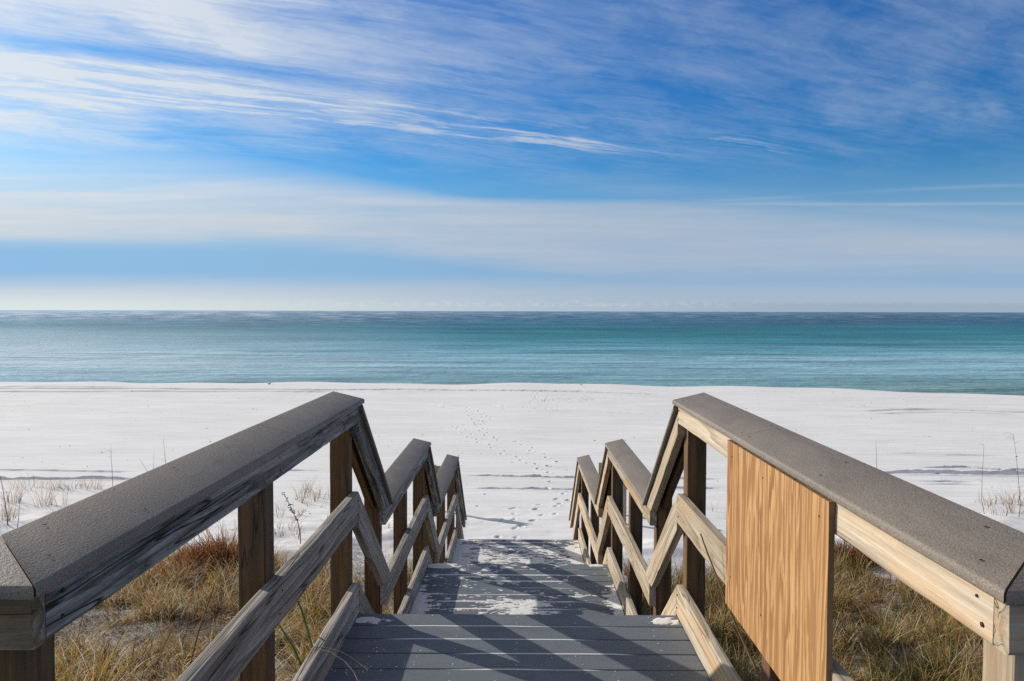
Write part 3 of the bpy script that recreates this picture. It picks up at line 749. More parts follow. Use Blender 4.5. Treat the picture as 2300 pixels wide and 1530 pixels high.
TR = 0.089
def railing(sx, label):
    root = empty('wooden_railing', (sx * (W + 0.06), Y1, 0), label, 'railing', 'zigzag railings of the beach boardwalk')
    left = sx < 0
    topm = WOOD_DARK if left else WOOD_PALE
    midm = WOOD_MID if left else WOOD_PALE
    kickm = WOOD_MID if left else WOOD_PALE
    pm = POST_BROWN
    und = 0.021                       # cap underside below the cap's inner top edge at the rail
    ce = 0.045                        # cap end past the landing's edge
    # top landing
    near = 1.23
    level(sx, 'top_rail', near + 0.018, Y1 + 0.004, CI - und - TR, CI - und, topm, root)
    ys = 2.66
    mid_start = 1.80 if left else 1.3
    level(sx, 'mid_rail', mid_start, Y1 + 0.004, MB, MT, midm, root, warp=0.006)
    if left: level(sx, 'mid_rail', 1.27, mid_start - 0.006, MB - 0.012, MT - 0.012, midm, root)
    level(sx, 'kick_board', 1.28, Y1 + 0.004, 0.004, KT, kickm, root)
    if left:
        cap_board(sx, 1.19, CI, ys, CI, root, 1.0, holes=[(0.045, 1.30), (0.125, 1.42), (0.035, 1.62), (0.12, 1.95), (0.04, 2.2), (0.115, 2.28), (0.03, 2.62), (0.13, 2.62)])
    else:
        cap_board(sx, 1.19, CI, ys, CI, root, 1.0, holes=[(0.035, 1.31), (0.12, 1.44), (0.03, 2.0), (0.12, 2.06), (0.03, 2.62), (0.13, 2.62)])
    cap_board(sx, ys + 0.003, CI, Y1 + ce, CI, root, holes=[(0.03, 2.70), (0.13, 2.70), (0.03, 3.2), (0.125, 3.3), (0.03, 3.68), (0.125, 3.70)])
    # the rail turns outwards behind the corner
    B = Build(); prof = cap_profile(sx); K = len(prof); off = rng.uniform(0, 60, 3); V = []; G = []
    n = 40
    for i in range(n + 1):
        s = i / n
        for (u, v) in prof:
            xa = WC + u - 0.004 * 0; x = xa + (3.0 - xa) * s
            V.append((sx * x, 1.19 - 0.006 + u, CI + v)); G.append((x + off[0], u + off[1], v + off[2]))
    Fc = []
    for i in range(n):
        for k in range(K):
            f = [i * K + k, i * K + (k + 1) % K, (i + 1) * K + (k + 1) % K, (i + 1) * K + k]
            Fc.append(f if sx > 0 else f[::-1])
    Fc.append(list(range(K))[::-1] if sx > 0 else list(range(K)))
    B.add(V, Fc, G)
    o = B.make('cap_board', [CAP, HOLE], root, smooth=True)
    try: o.data.set_sharp_from_angle(angle=R(50))
    except Exception: pass
    ym = 1.228
    for (zb, zt, nm) in ((CI - und - TR, CI - und - 0.001, 'top_rail'), (MB, MT, 'mid_rail'), (0.004, KT, 'kick_board')):
        plank((sx * (W + 0.001), ym, zb), (sx * (W + 0.001), ym, zt), (sx * 3.0, ym, zb), (sx * 3.0, ym, zt), 0.038, (0, 1, 0), 0.007, 0.002, 0.002).make(nm, POST_PALE if not left else (CORNER if nm == 'top_rail' else midm), root)
    # flights
    def flight(ya, za, yS, dz, last=False):
        """ya: landing edge, za: its deck; yS: where the next level rail starts; dz: next deck"""
        k = (CI - 0.03 - (CI - 0.0)) ; slope = -0.757
        z_top = za + CI - 0.030
        cz = lambda y: z_top + slope * (y - (ya + 0.022))
        cs = 1 / math.cos(math.atan(slope)); tv = TR * cs; mv = 0.1397 * cs
        u2 = 0.0262 * cs - 0.004
        seat = (dz + CI - und + 0.002) if not last else None
        if not last:
            ytop = ya + 0.022 + (z_top - (dz + CI + 0.002)) / -slope
            cap_board(sx, ya + 0.012, cz(ya + 0.012), ytop + 0.01, cz(ytop + 0.01), root)
            zt = lambda y: cz(y) - u2; zb = lambda y: cz(y) - u2 - tv
            yt = ya + 0.022 + (z_top - u2 - seat) / -slope; yb = ya + 0.022 + (z_top - u2 - tv - seat) / -slope
            sloped(sx, 'top_rail', ya + 0.007, zt(ya + 0.007), zb(ya + 0.007), yt, seat, yb, seat, topm if left else WOOD_PALE, root)
            # mid
            m0 = za + MT - 0.004; ms = dz + MT + 0.002
            mt_ = lambda y: m0 + slope * (y - ya - 0.007)
            yt = ya + 0.007 + (m0 - ms) / -slope; yb = ya + 0.007 + (m0 - mv - ms) / -slope
            sloped(sx, 'mid_rail', ya + 0.007, m0, m0 - mv, yt, ms, yb, ms, midm, root)
            k0 = za + KT - 0.004; ks = dz + KT + 0.002
            yt = ya + 0.007 + (k0 - ks) / -slope; yb = ya + 0.007 + (k0 - mv - ks) / -slope
            sloped(sx, 'kick_board', ya + 0.007, k0, k0 - mv, yt, ks, yb, ks, kickm, root)
        else:
            ye = 11.34
            cap_board(sx, ya + 0.012, cz(ya + 0.012), ye + 0.02, cz(ye + 0.02), root)
            sloped(sx, 'top_rail', ya + 0.007, cz(ya + 0.007) - u2, cz(ya + 0.007) - u2 - tv, ye, cz(ye) - u2, ye, cz(ye) - u2 - tv, topm, root)
            m0 = za + MT - 0.004
            sloped(sx, 'mid_rail', ya + 0.007, m0, m0 - mv, ye, m0 + slope * (ye - ya), ye, m0 - mv + slope * (ye - ya), midm, root)
    flight(Y1, 0.0, S2, D2)
    flight(Y2, D2, S3, D3)
    flight(Y3, D3, None, None, True)
    for (ya, yb, z) in ((S2, Y2, D2), (S3, Y3, D3)):
        level(sx, 'top_rail', ya, yb + 0.004, z + CI - und - TR, z + CI - und, topm, root)
        level(sx, 'mid_rail', ya, yb + 0.004, z + MB, z + MT, midm, root, warp=0.004)
        level(sx, 'kick_board', ya + 0.10, yb + 0.004, z + 0.004, z + KT, kickm, root)
        cap_board(sx, ya + 0.13, z + CI, yb + ce, z + CI, root, holes=[(0.03, ya + 0.4), (0.125, ya + 0.5), (0.03, ya + 1.3), (0.125, ya + 1.4), (0.03, yb - 0.05), (0.125, yb - 0.03)])
    # posts (near face y, height of the cap there)
    capu = CI - 0.014
    def under(y, ya, za): return za + CI - 0.030 - 0.757 * (y - ya - 0.022) - 0.0315
    for (y, zt, zk, m) in ((1.248, capu, None, POST_PALE if not left else pm), (2.46, capu, None, pm), (Y1 - 0.045, capu, None, pm),
                       (4.50, under(4.50, Y1, 0), under(4.589, Y1, 0), pm), (5.55, D2 + capu, None, pm), (Y2 - 0.05, D2 + capu, None, pm),
                       (7.36, under(7.36, Y2, D2), under(7.449, Y2, D2), pm), (8.50, D3 + capu, None, pm), (Y3 - 0.05, D3 + capu, None, pm),
                       (11.2, under(11.2, Y3, D3), under(11.289, Y3, D3), pm)):
        post(sx, y, ground1(sx * 0.85, y) - 0.35, zt, root, m, zk)
    # flat 2x4 under the outer half of each sloping cap
    for (ya, za, y0, y1) in ((Y1, 0, Y1 + 0.055, 4.49), (Y2, D2, Y2 + 0.05, 7.35), (Y3, D3, Y3 + 0.05, 11.19)):
        xo = sx * (W + 0.083)
        plank((xo, y0, under(y0, ya, za) - 0.095), (xo, y0, under(y0, ya, za) - 0.001), (xo, y1, under(y1, ya, za) - 0.095), (xo, y1, under(y1, ya, za) - 0.001), 0.038, (1, 0, 0), 0.004).make('cap_support', pm, root)
    return root
railing(-1, 'left zigzag wooden railing with dark shaded inner face and brown posts')
railing(1, 'right zigzag wooden railing, sunlit and pale, carrying the plywood sheet')

# plywood sheet on the right railing
def ply_sheet():
    x = W - 0.0085; th = 0.015
    ya, yb = 1.875, 2.79
    zb, zt = EYE - 1.045, CI - 0.030
    n, mrow = 24, 18
    Vf = []; G = []
    B = Build()
    o = rng.uniform(0, 40, 2)
    for side, xx in ((0, x - th / 2), (1, x + th / 2)):
        for i in range(n + 1):
            for j in range(mrow + 1):
                y = ya + (yb - ya) * i / n; z = zb + (zt - zb) * j / mrow
                e = 0.0015 * (fbm(z * 14, 0.3 * i, 3, 2) - 0.5) * (1 if i in (0, n) else 0)
                Vf.append((xx, y + e * 2, z)); G.append((z + o[0], y + o[1], 0.5))
    def id(s, i, j): return s * (n + 1) * (mrow + 1) + i * (mrow + 1) + j
    front = []; back = []; edge = []
    for i in range(n):
        for j in range(mrow):
            front.append([id(0, i, j), id(0, i, j + 1), id(0, i + 1, j + 1), id(0, i + 1, j)])
            back.append([id(1, i, j), id(1, i + 1, j), id(1, i + 1, j + 1), id(1, i, j + 1)])
    for j in range(mrow):
        edge.append([id(0, 0, j), id(1, 0, j), id(1, 0, j + 1), id(0, 0, j + 1)])
        edge.append([id(0, n, j), id(0, n, j + 1), id(1, n, j + 1), id(1, n, j)])
    for i in range(n):
        edge.append([id(0, i, 0), id(0, i + 1, 0), id(1, i + 1, 0), id(1, i, 0)])
        edge.append([id(0, i, mrow), id(1, i, mrow), id(1, i + 1, mrow), id(0, i + 1, mrow)])
    B.add(Vf, front + back, G, 0)
    for yy in (ya + 0.06, (ya + yb) / 2 + 0.05, yb - 0.06):
        for zz in (zt - 0.05, MT - 0.06): disc(B, (x - th / 2 - 0.0012, yy, zz), (-1, 0, 0), 0.0035, 2, 8)
    B2 = [f for f in edge]
    for f in B2: B.F.append(f); B.M.append(1)
    o = B.make('plywood_sheet', [PLY, PLYEDGE, RUST])
    tag(o, 'new orange plywood sheet with bold vertical grain fixed to the right railing', 'plywood sheet')
ply_sheet()

# posts out on the sand, mostly hidden by the railings; the board on the left one throws the shadow beyond the stairs
def sand_post(x, y, top, label, board=None):
    g = ground1(x, y); root = empty('sand_post', (x, y, g), label, 'post')
    plank((x, y - 0.044, g - 0.4), (x, y + 0.044, g - 0.4), (x, y - 0.044, top), (x, y + 0.044, top), 0.088, (1, 0, 0), 0.005).make('post', POST_PALE, root)
    if board:
        w, h = board
        plank((x - w / 2, y + 0.055, top - h - 0.03), (x - w / 2, y + 0.055, top - 0.03), (x + w / 2, y + 0.055, top - h - 0.03), (x + w / 2, y + 0.055, top - 0.03), 0.018, (0, 1, 0), 0.003).make('board', POST_PALE, root)
sand_post(-1.72, 16.0, EYE - 3.16, 'short post with a small board on the sand, peeping over the left railing', (0.40, 0.36))
sand_post(1.70, 16.0, EYE - 3.10, 'short pale post on the sand, its top peeping out between the right railing caps')
sand_post(2.04, 15.0, EYE - 2.85, 'pale post on the sand seen between the posts of the right railing', None)

# ------------------------------------------------------------------ sand drifted on the landings
def drift(label, y0, y1, z, cover, seed, gap_fill, jw=0.0048):
    xs = np.arange(-W + 0.002, W - 0.002, 0.007); ys = np.arange(y0, y1 - 0.006, 0.007)
    X, Y = np.meshgrid(xs, ys)
    wx = X + 0.05 * (fbm(X * 9, Y * 9, seed + 3, 2) - 0.5); wy = Y + 0.03 * (fbm(X * 9, Y * 9, seed + 5, 2) - 0.5)
    nz = 0.30 * fbm(wx * 5, wy * 10, seed, 3, 0.55) + 0.70 * fbm(wx * 15, wy * 38, seed + 9, 4, 0.64)
    c = cover(X, Y)
    hgt = (nz - (1 - c)) * 0.035
    hgt = np.minimum(hgt, 0.0030 + 0.01 * c * sstep(0.6, 0.9, c)) + 0.0008 * (fbm(X * 40, Y * 40, seed + 20, 2) - 0.5)
    edge = sstep(W - 0.012, W - 0.0, np.abs(X)); hgt = hgt - 0.0 * edge
    Zg = z + hgt
    n, m = X.shape; I = np.arange(n * m).reshape(n, m)
    keep = (np.maximum.reduce([hgt[:-1, :-1], hgt[:-1, 1:], hgt[1:, 1:], hgt[1:, :-1]]) > -0.0005)
    Fq = np.stack([I[:-1, :-1], I[:-1, 1:], I[1:, 1:], I[1:, :-1]], -1)[keep]
    Vs = [np.stack([X, Y, np.maximum(Zg, z - 0.004)], -1).reshape(-1, 3)]; Fs = [Fq]
    tot = n * m
    # sand caught in the joints between the planks
    y = y1 - BP + 0.004
    k = 0
    while y > y0:
        xx = np.arange(-W, W, 0.02)
        fl = gap_fill(xx, np.full_like(xx, y)) * 1.0 + 0.9 * (fbm(xx * 2.2, xx * 0 + k * 3.3, seed + 40, 3) - 0.5)
        top = z - 0.006 + (0.0064 + jw * 0.1) * np.clip(fl * 3, 0, 1)
        n2 = len(xx)
        v = np.vstack([np.stack([xx, np.full(n2, y - jw), top - 0.0006], -1), np.stack([xx, np.full(n2, y), top + 0.0004], -1), np.stack([xx, np.full(n2, y + jw), top - 0.0006], -1)])
        q = []
        for r in range(2):
            i = np.arange(n2 - 1) + r * n2
            ok = np.minimum(fl[:-1], fl[1:]) > 0.05
            q.append(np.stack([i, i + 1, i + 1 + n2, i + n2], -1)[ok])
        q = np.vstack(q)
        if len(q): Vs.append(v); Fs.append(q + tot); tot += 3 * n2
        y -= BP; k += 1
    # loose grains
    ng = 420
    gx = rng.uniform(-W, W, ng * 6); gy = rng.uniform(y0, y1, ng * 6)
    pr = fbm(gx * 4, gy * 4, seed + 60, 3); sel = np.argsort(-pr + rng.uniform(0, 0.16, len(pr)))[:ng]
    V = []; Fg = []
    for i in sel:
        r = rng.uniform(0.0012, 0.0046); a = rng.uniform(0, 6)
        b = tot + len(V)
        V += [(gx[i] + r * 1.3 * math.cos(a + t), gy[i] + r * math.sin(a + t), z - 0.0005) for t in (0, 1.6, 3.1, 4.7)] + [(gx[i], gy[i], z + r * 0.8)] * 4
        for t in range(4): Fg.append((b + t, b + (t + 1) % 4, b + 4, b + 4 + 1))
    Vs.append(np.array(V)); Fs.append(np.array(Fg))
    me = mesh('drifted_sand', np.vstack(Vs), np.vstack(Fs), None, True)
    o = link('drifted_sand', me, SANDP)
    tag(o, label, 'sand', kind='stuff')
def g2(X, Y, x, y, rx, ry): return np.exp(-(((X - x) / rx) ** 2 + ((Y - y) / ry) ** 2))
drift('loose white grains and thin sand lines in the plank joints of the top landing', 1.3, Y1, 0.0,
      lambda X, Y: 0.12 + 0.52 * g2(X, Y, -0.70, Y1 - 0.08, 0.12, 0.06) + 0.55 * g2(X, Y, 0.71, Y1 - 0.07, 0.10, 0.06), 200,
      lambda X, Y: 0.46 - 0.9 * np.abs(X + 0.02) ** 1.5)
drift('scattered white sand patches on the middle landing', S2 + 0.1, Y2, D2,
      lambda X, Y: 0.315 + 0.10 * g2(X, Y, -0.20, 5.75, 0.36, 0.32) + 0.10 * g2(X, Y, -0.28, 6.38, 0.32, 0.24) + 0.55 * g2(X, Y, -0.76, 5.55, 0.10, 0.5) + 0.55 * g2(X, Y, 0.77, 5.65, 0.08, 0.42) + 0.5 * g2(X, Y, -0.68, Y2 - 0.06, 0.14, 0.06) + 0.3 * g2(X, Y, 0.66, Y2 - 0.05, 0.1, 0.05) + 0.25 * g2(X, Y, 0.02, 5.6, 0.2, 0.14), 300,
      lambda X, Y: 0.40 - 0.7 * np.abs(X + 0.02) ** 1.5, 0.011)
drift('broad white sand sheet covering the lowest landing', S3 + 0.1, Y3, D3,
      lambda X, Y: 0.46 + 0.07 * g2(X, Y, -0.05, 8.6, 0.55, 0.9) + 0.3 * g2(X, Y, -0.74, 8.8, 0.16, 1.0) + 0.35 * g2(X, Y, 0.76, 8.8, 0.12, 0.9) - 0.12 * sstep(9.4, 9.8, Y) + 0.15 * g2(X, Y, -0.68, Y3 - 0.06, 0.16, 0.08), 400,
      lambda X, Y: 0.40 - 0.5 * np.abs(X) ** 1.5, 0.011)

# ------------------------------------------------------------------ grasses
PAL = {'tan': (0.48, 0.29, 0.10), 'straw': (0.66, 0.50, 0.25), 'olive': (0.19, 0.17, 0.028), 'gold': (0.54, 0.34, 0.05), 'rust': (0.38, 0.15, 0.045),
       'green': (0.10, 0.17, 0.035), 'grey': (0.33, 0.29, 0.24), 'dark': (0.09, 0.06, 0.03), 'white': (0.80, 0.72, 0.58), 'bush': (0.23, 0.075, 0.03)}
def blades(base, h, az, lean, bend, width, colr, seg=5, tipdark=0.0):
    """arrays of n blades -> V, F(quads), colours"""
    n = len(h); t = np.linspace(0, 1, seg + 1)
    ang = lean[:, None] + bend[:, None] * t[None, :] ** 1.3
    ds = h[:, None] / seg
    rx = np.concatenate([np.zeros((n, 1)), np.cumsum(np.sin(ang[:, :-1]) * ds, 1)], 1)
    rz = np.concatenate([np.zeros((n, 1)), np.cumsum(np.cos(ang[:, :-1]) * ds, 1)], 1)
    sw = 0.25 * rng.normal(0, 1, n)
    ca, sa = np.cos(az)[:, None], np.sin(az)[:, None]
    cx = base[:, 0:1] + rx * ca - sw[:, None] * rx * rx * sa; cy = base[:, 1:2] + rx * sa + sw[:, None] * rx * rx * ca; cz = base[:, 2:3] + rz
    wd = width[:, None] * np.clip(1.08 - t[None] ** 1.7, 0.08, 1)
    ta = rng.uniform(0, math.pi, n)[:, None]
    wx, wy = np.cos(ta) * wd, np.sin(ta) * wd
    V = np.stack([np.stack([cx - wx, cy - wy, cz], -1), np.stack([cx + wx, cy + wy, cz], -1)], 2)     # n, seg+1, 2, 3
    I = np.arange(n * (seg + 1) * 2).reshape(n, seg + 1, 2)
    Fq = np.stack([I[:, :-1, 0], I[:, :-1, 1], I[:, 1:, 1], I[:, 1:, 0]], -1).reshape(-1, 4)
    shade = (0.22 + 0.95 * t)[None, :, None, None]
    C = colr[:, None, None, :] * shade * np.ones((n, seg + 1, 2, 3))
    C = np.concatenate([C, np.ones((n, seg + 1, 2, 1))], -1)
    return V.reshape(-1, 3), Fq, C.reshape(-1, 4)

class Grass:
    def __init__(s): s.V = []; s.F = []; s.C = []; s.n = 0
    def add(s, V, Fq, C): s.V.append(V); s.F.append(Fq + s.n); s.C.append(C); s.n += len(V)
    def clump(s, x, y, n, hm, names, probs, spread, lean=0.35, bend=1.6, w=0.0022, zoff=-0.01, seg=5, fixed_z=None):
        r = spread * np.sqrt(rng.uniform(0, 1, n)); a = rng.uniform(0, 6.283, n)
        bx, by = x + r * np.cos(a), y + r * np.sin(a)
        bz = ground0(bx, by) + zoff if fixed_z is None else np.full(n, fixed_z)
        cols = np.array([PAL[k] for k in names]); pick = rng.choice(len(names), n, p=np.array(probs) / sum(probs))
        c = cols[pick] * rng.uniform(0.6, 1.65, (n, 1)) * (1 + rng.normal(0, 0.06, (n, 3)))
        az = np.where(rng.uniform(0, 1, n) < 0.7, a + rng.normal(0, 0.7, n), rng.uniform(0, 6.283, n))
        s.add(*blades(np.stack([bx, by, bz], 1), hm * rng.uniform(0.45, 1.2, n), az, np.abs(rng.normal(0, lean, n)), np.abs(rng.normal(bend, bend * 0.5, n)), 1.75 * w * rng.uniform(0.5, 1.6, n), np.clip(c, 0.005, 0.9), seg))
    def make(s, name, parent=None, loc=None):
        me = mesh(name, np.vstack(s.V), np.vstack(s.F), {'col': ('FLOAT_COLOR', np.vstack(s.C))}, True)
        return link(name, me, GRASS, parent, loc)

def meadow(sx, label, dens):
    G = Grass()
    # clumps of standing grass
    N0 = int(2600 * dens)
    X = sx * rng.uniform(0.93, 7.5, N0); Y = rng.uniform(2.6, 13.2, N0)
    pn = fbm(X * 1.5, Y * 1.5, 71 if sx < 0 else 171, 3)
    lim = 11.2 + 2.0 * (fbm(X * 0.6, Y * 0.6, 73, 3) - 0.5) * 2
    for x, y, p, l in zip(X, Y, pn, lim):
        if y > l: continue
        near = abs(x) < 1.9 or y < 6.2
        if rng.uniform() > sstep(0.35, 0.54, p + (0.09 if near else 0.0)) * 0.9 + 0.12: continue
        u = rng.uniform()
        if sx < 0:
            if u < (0.5 if near else 0.2): nm, pr, hh, bd = ('olive', 'gold', 'green', 'straw', 'tan', 'white', 'rust'), (1.6, 3.5, 0.8, 2.5, 3, 2, 1.5), 0.44, 1.7
            elif u < 0.7: nm, pr, hh, bd = ('tan', 'gold', 'straw', 'rust', 'white', 'dark'), (4, 2, 3, 3, 2, 1.5), 0.34, 2.0
            else: nm, pr, hh, bd = ('rust', 'tan', 'grey', 'dark', 'white'), (3, 3, 3, 1.5, 1.2), 0.20, 2.4
        else:
            if u < (0.5 if near else 0.25): nm, pr, hh, bd = ('green', 'olive', 'tan', 'straw', 'gold'), (2, 3, 2.5, 2, 1.5), 0.46, 1.6
            elif u < 0.7: nm, pr, hh, bd = ('tan', 'straw', 'olive', 'rust', 'white'), (4, 3, 1, 2.5, 1.2), 0.34, 2.0
            else: nm, pr, hh, bd = ('rust', 'tan', 'grey', 'dark'), (3, 3, 3, 1.5), 0.22, 2.3
        G.clump(x, y, int(rng.uniform(28, 80)), hh * rng.uniform(0.55, 1.35), nm, pr, rng.uniform(0.05, 0.17), 0.34, bd * rng.uniform(0.6, 1.3), 0.0021)
    # matted litter lying on the ground
    n = int(56000 * dens)
    x = sx * rng.uniform(0.0, 6.5, n); y = rng.uniform(3.0, 12.6, n)
    pr = fbm(x * 1.1, y * 1.1, 271, 3); k = (pr + rng.normal(0, 0.08, n) > 0.35) & (y < 11.6 + 1.6 * (fbm(x * 0.6, y * 0.6, 73, 3) - 0.5) * 2 + rng.normal(0, 0.4, n))
    x, y = x[k], y[k]; n = len(x)
    cols = np.array([PAL['grey'], PAL['tan'], PAL['dark'], PAL['straw'], PAL['white']]); pick = rng.choice(5, n, p=[0.22, 0.30, 0.28, 0.14, 0.06])
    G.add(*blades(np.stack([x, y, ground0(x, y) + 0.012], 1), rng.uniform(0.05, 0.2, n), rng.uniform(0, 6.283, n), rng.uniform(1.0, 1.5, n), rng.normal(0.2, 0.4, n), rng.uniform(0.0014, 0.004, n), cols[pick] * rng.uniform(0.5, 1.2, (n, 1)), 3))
    # tall single arching blades
    n = int(420 * dens)
    x = sx * np.concatenate([rng.uniform(0.93, 1.4, n // 2), rng.uniform(1.2, 5.0, n - n // 2)]); y = rng.uniform(3.0, 10.8, n)
    cols = np.array([PAL['tan'], PAL['straw'], PAL['olive'], PAL['green'], PAL['rust']]); pick = rng.choice(5, n, p=[0.3, 0.25, 0.2, 0.1, 0.15])
    G.add(*blades(np.stack([x, y, ground0(x, y)], 1), rng.uniform(0.5, 0.95, n), rng.uniform(0, 6.283, n), np.abs(rng.normal(0.1, 0.2, n)), rng.uniform(0.3, 2.6, n), rng.uniform(0.0016, 0.0028, n), cols[pick] * rng.uniform(0.6, 1.2, (n, 1)), 8))
    n = int(90 * dens)
    x = sx * rng.uniform(1.0, 5.0, n); y = rng.uniform(4.0, 11.0, n)
    cols = np.array([PAL['dark'], PAL['rust'], PAL['tan']]); pick = rng.choice(3, n)
    G.add(*blades(np.stack([x, y, ground0(x, y)], 1), rng.uniform(0.4, 0.9, n), rng.uniform(0, 6.283, n), rng.uniform(0.1, 0.9, n), rng.uniform(0.05, 0.5, n), rng.uniform(0.003, 0.0055, n), cols[pick] * rng.uniform(0.6, 1.2, (n, 1)), 5))
    o = G.make('dune_grass')
    tag(o, label, 'grass', kind='stuff')
meadow(-1, 'golden and olive dune grass with matted litter left of the boardwalk', 1.0)
meadow(1, 'tan and green dune grass partly in shade right of the boardwalk', 1.0)

# sparse blades on the white sand in front of the grass
def sparse():
    G = Grass()
    for sx in (-1, 1):
        n = 420
        x = sx * rng.uniform(1.3, 16, n); y = rng.uniform(11.5, 16.8, n)
        k = fbm(x * 0.7, y * 0.7, 91, 3) + rng.normal(0, 0.08, n) > 0.52
        x, y = x[k], y[k]; n = len(x)
        cols = np.array([PAL['tan'], PAL['straw'], PAL['rust'], PAL['dark']]); pick = rng.choice(4, n, p=[0.45, 0.2, 0.2, 0.15])
        for i in range(n):
            G.clump(x[i], y[i], int(rng.uniform(2, 9)), rng.uniform(0.12, 0.42), ('tan', 'straw', 'rust', 'dark'), (4, 2, 2, 1), 0.06, 0.35, 1.0, 0.002)
    o = G.make('beach_grass')
    tag(o, 'thin scattered grass blades on the white sand at the foot of the dune', 'grass', kind='stuff')
sparse()

def tuft(px, py, n, h, label, names=('tan', 'straw', 'rust', 'gold'), pr=(4, 2, 2, 1), spread=0.12, bend=0.9):
    p = at_ground(px, py); G = Grass()
    G.clump(p.x, p.y, int(n * 0.55), h * 1.1, names, pr, spread * 1.45, 0.30, bend * 1.2, 0.0017)
    o = G.make('grass_tuft', None, p)
    tag(o, label, 'grass tuft', 'dry grass tufts on the sand beyond the railings')
tuft(705, 1122, 130, 0.42, 'bushy golden tuft on white sand just left of the second left post', ('gold', 'tan', 'straw', 'olive'), (3, 3, 2, 2), 0.26)
tuft(686, 1108, 40, 0.45, 'slim straw tuft standing behind the bushy golden one')
tuft(160, 1098, 120, 0.26, 'low dense dark brown tuft below the wheel track on the left sand', ('rust', 'tan', 'dark'), (3, 2, 2), 0.3, 1.8)
tuft(100, 1137, 90, 0.62, 'tall upright straw tuft just above the left cap board')
tuft(68, 1098, 80, 0.45, 'wide yellow tuft left of the low dark brown one', ('tan', 'straw', 'gold'), (3, 2, 2), 0.26)
tuft(126, 1098, 40, 0.42, 'thin upright tuft touching the left edge of the low dark brown one')
tuft(212, 1100, 60, 0.34, 'pale tuft right of the low dark brown one, partly behind the cap board')
tuft(28, 1128, 70, 0.5, 'leaning orange tuft near the left picture edge', ('tan', 'gold', 'rust'), (3, 2, 2))
tuft(8, 1170, 90, 0.6, 'thick reddish tuft at the left picture edge above the corner cap', ('rust', 'tan', 'straw'), (3, 2, 2))
tuft(142, 1136, 30, 0.4, 'small bent tuft right of the tall upright straw tuft')
tuft(2222, 1133, 60, 0.34, 'spreading tan tuft on the low sand ridge at the right', spread=0.2, bend=1.3)
tuft(2258, 1133, 40, 0.36, 'thin tan tuft in the middle of the right sand ridge')
tuft(2290, 1131, 90, 0.46, 'fullest tan tuft at the right picture edge', spread=0.25)
tuft(2278, 1154, 50, 0.4, 'dark based tuft below the ridge beside the tallest right stalk', ('rust', 'tan', 'dark'), (2, 2, 1))
tuft(2241, 1157, 26, 0.32, 'small sparse tuft below the ridge, left of the dark based one')
tuft(622, 1196, 150, 0.25, 'dark matted hummock of grass behind the nearest left post', ('dark', 'grey', 'tan', 'rust'), (3, 2, 1, 1), 0.3, 2.2)

# rusty brown bush, left
def bush(px0, px1, py0, label, n, hgt):
    root_p = at_ground((px0 + px1) / 2, py0)
    G = Grass()
    for k in range(n):
        f = rng.uniform(0, 1)
        p = at_ground(px0 + (px1 - px0) * f, py0 + rng.normal(0, 5))
        G.clump(p.x, p.y, 60, hgt * (0.55 + 0.6 * math.sin(math.pi * min(1, max(0, f)))) * rng.uniform(0.7, 1.1), ('bush', 'rust', 'dark', 'tan'), (5, 3, 2, 0.6), 0.26, 0.55, 0.9, 0.0026)
    o = G.make('low_bush', None, root_p)
    tag(o, label, 'bush')
bush(430, 560, 1272, 'rust brown twiggy bush on the left dune behind the top rail', 46, 0.55)
bush(365, 455, 1312, 'darker lower reddish bush in front of the rust brown one, under the left rail', 22, 0.34)
bush(1882, 1960, 1262, 'small rusty tan bush right of the plywood sheet under the right rail', 22, 0.42)

# tall stalks
DRYSTEM = plain('dry_stem', (0.10, 0.065, 0.04), 0.8)
REED = plain('brown_reed', (0.26, 0.145, 0.055), 0.6)
GREEN = plain('green_stem', (0.10, 0.15, 0.03), 0.55)
def stalk(pts, base_px, label, r0=0.006, mat=DRYSTEM, name='sea_oat_stalk', cat='stalk', leaves=3, group='tall dry stalks on the sand beyond the railings'):
    b = at_ground(*base_px)
    P = [b + Vector((0, 0, -0.05))] + [at_depth(px, py, b.y) for px, py in pts]
    rad = [r0 * (1 - 0.7 * i / (len(P) - 1)) for i in range(len(P))]
    B = tube(P, rad, 5)
    for k in range(leaves):
        i = random.randint(1, len(P) - 2) if len(P) > 2 else 0
        q = P[i].lerp(P[i + 1], random.random()) if i + 1 < len(P) else P[-1]
        s = random.choice((-1, 1)); l = random.uniform(0.08, 0.2)
        tube([q, q + Vector((s * l * 0.5, 0.02, l * 0.3)), q + Vector((s * l, 0.03, l * 0.1))], [0.0028, 0.002, 0.001], 4, B)
    o = B.make(name, mat, None, b)
    tag(o, label, cat, group)
stalk([(252, 1060), (250, 1030), (249, 996)], (254, 1110), 'tallest thin dry stalk left of the railing, rising from behind its cap board')
stalk([(372, 1040), (369, 1010), (367, 985)], (376, 1110), 'thin dry stalk farthest right of those behind the left cap board', leaves=1)
stalk([(345, 1050), (346, 1018)], (342, 1115), 'short thin stalk second from the right behind the left cap board', 0.005, leaves=0)
stalk([(330, 1057), (321, 1043), (312, 1028)], (350, 1095), 'slanting thin stalk between the tallest and the short one behind the left cap board', 0.005, leaves=0)
stalk([(16, 1160), (10, 1120), (4, 1085), (-2, 1062)], (18, 1180), 'thick dark stem at the left picture edge', 0.011, leaves=3)
stalk([(42, 1160), (44, 1130), (46, 1113)], (38, 1190), 'short dark upright stem right of the thick one at the left edge', 0.007, leaves=0)
stalk([(1969, 1046), (1969, 1020), (1967, 991)], (1970, 1130), 'single thin stalk just above the right cap board', leaves=0)
stalk([(2205, 1125), (2206, 1070), (2209, 1020), (2210, 998)], (2212, 1154), 'slender stalk with a bent foot on the right sand', leaves=2)
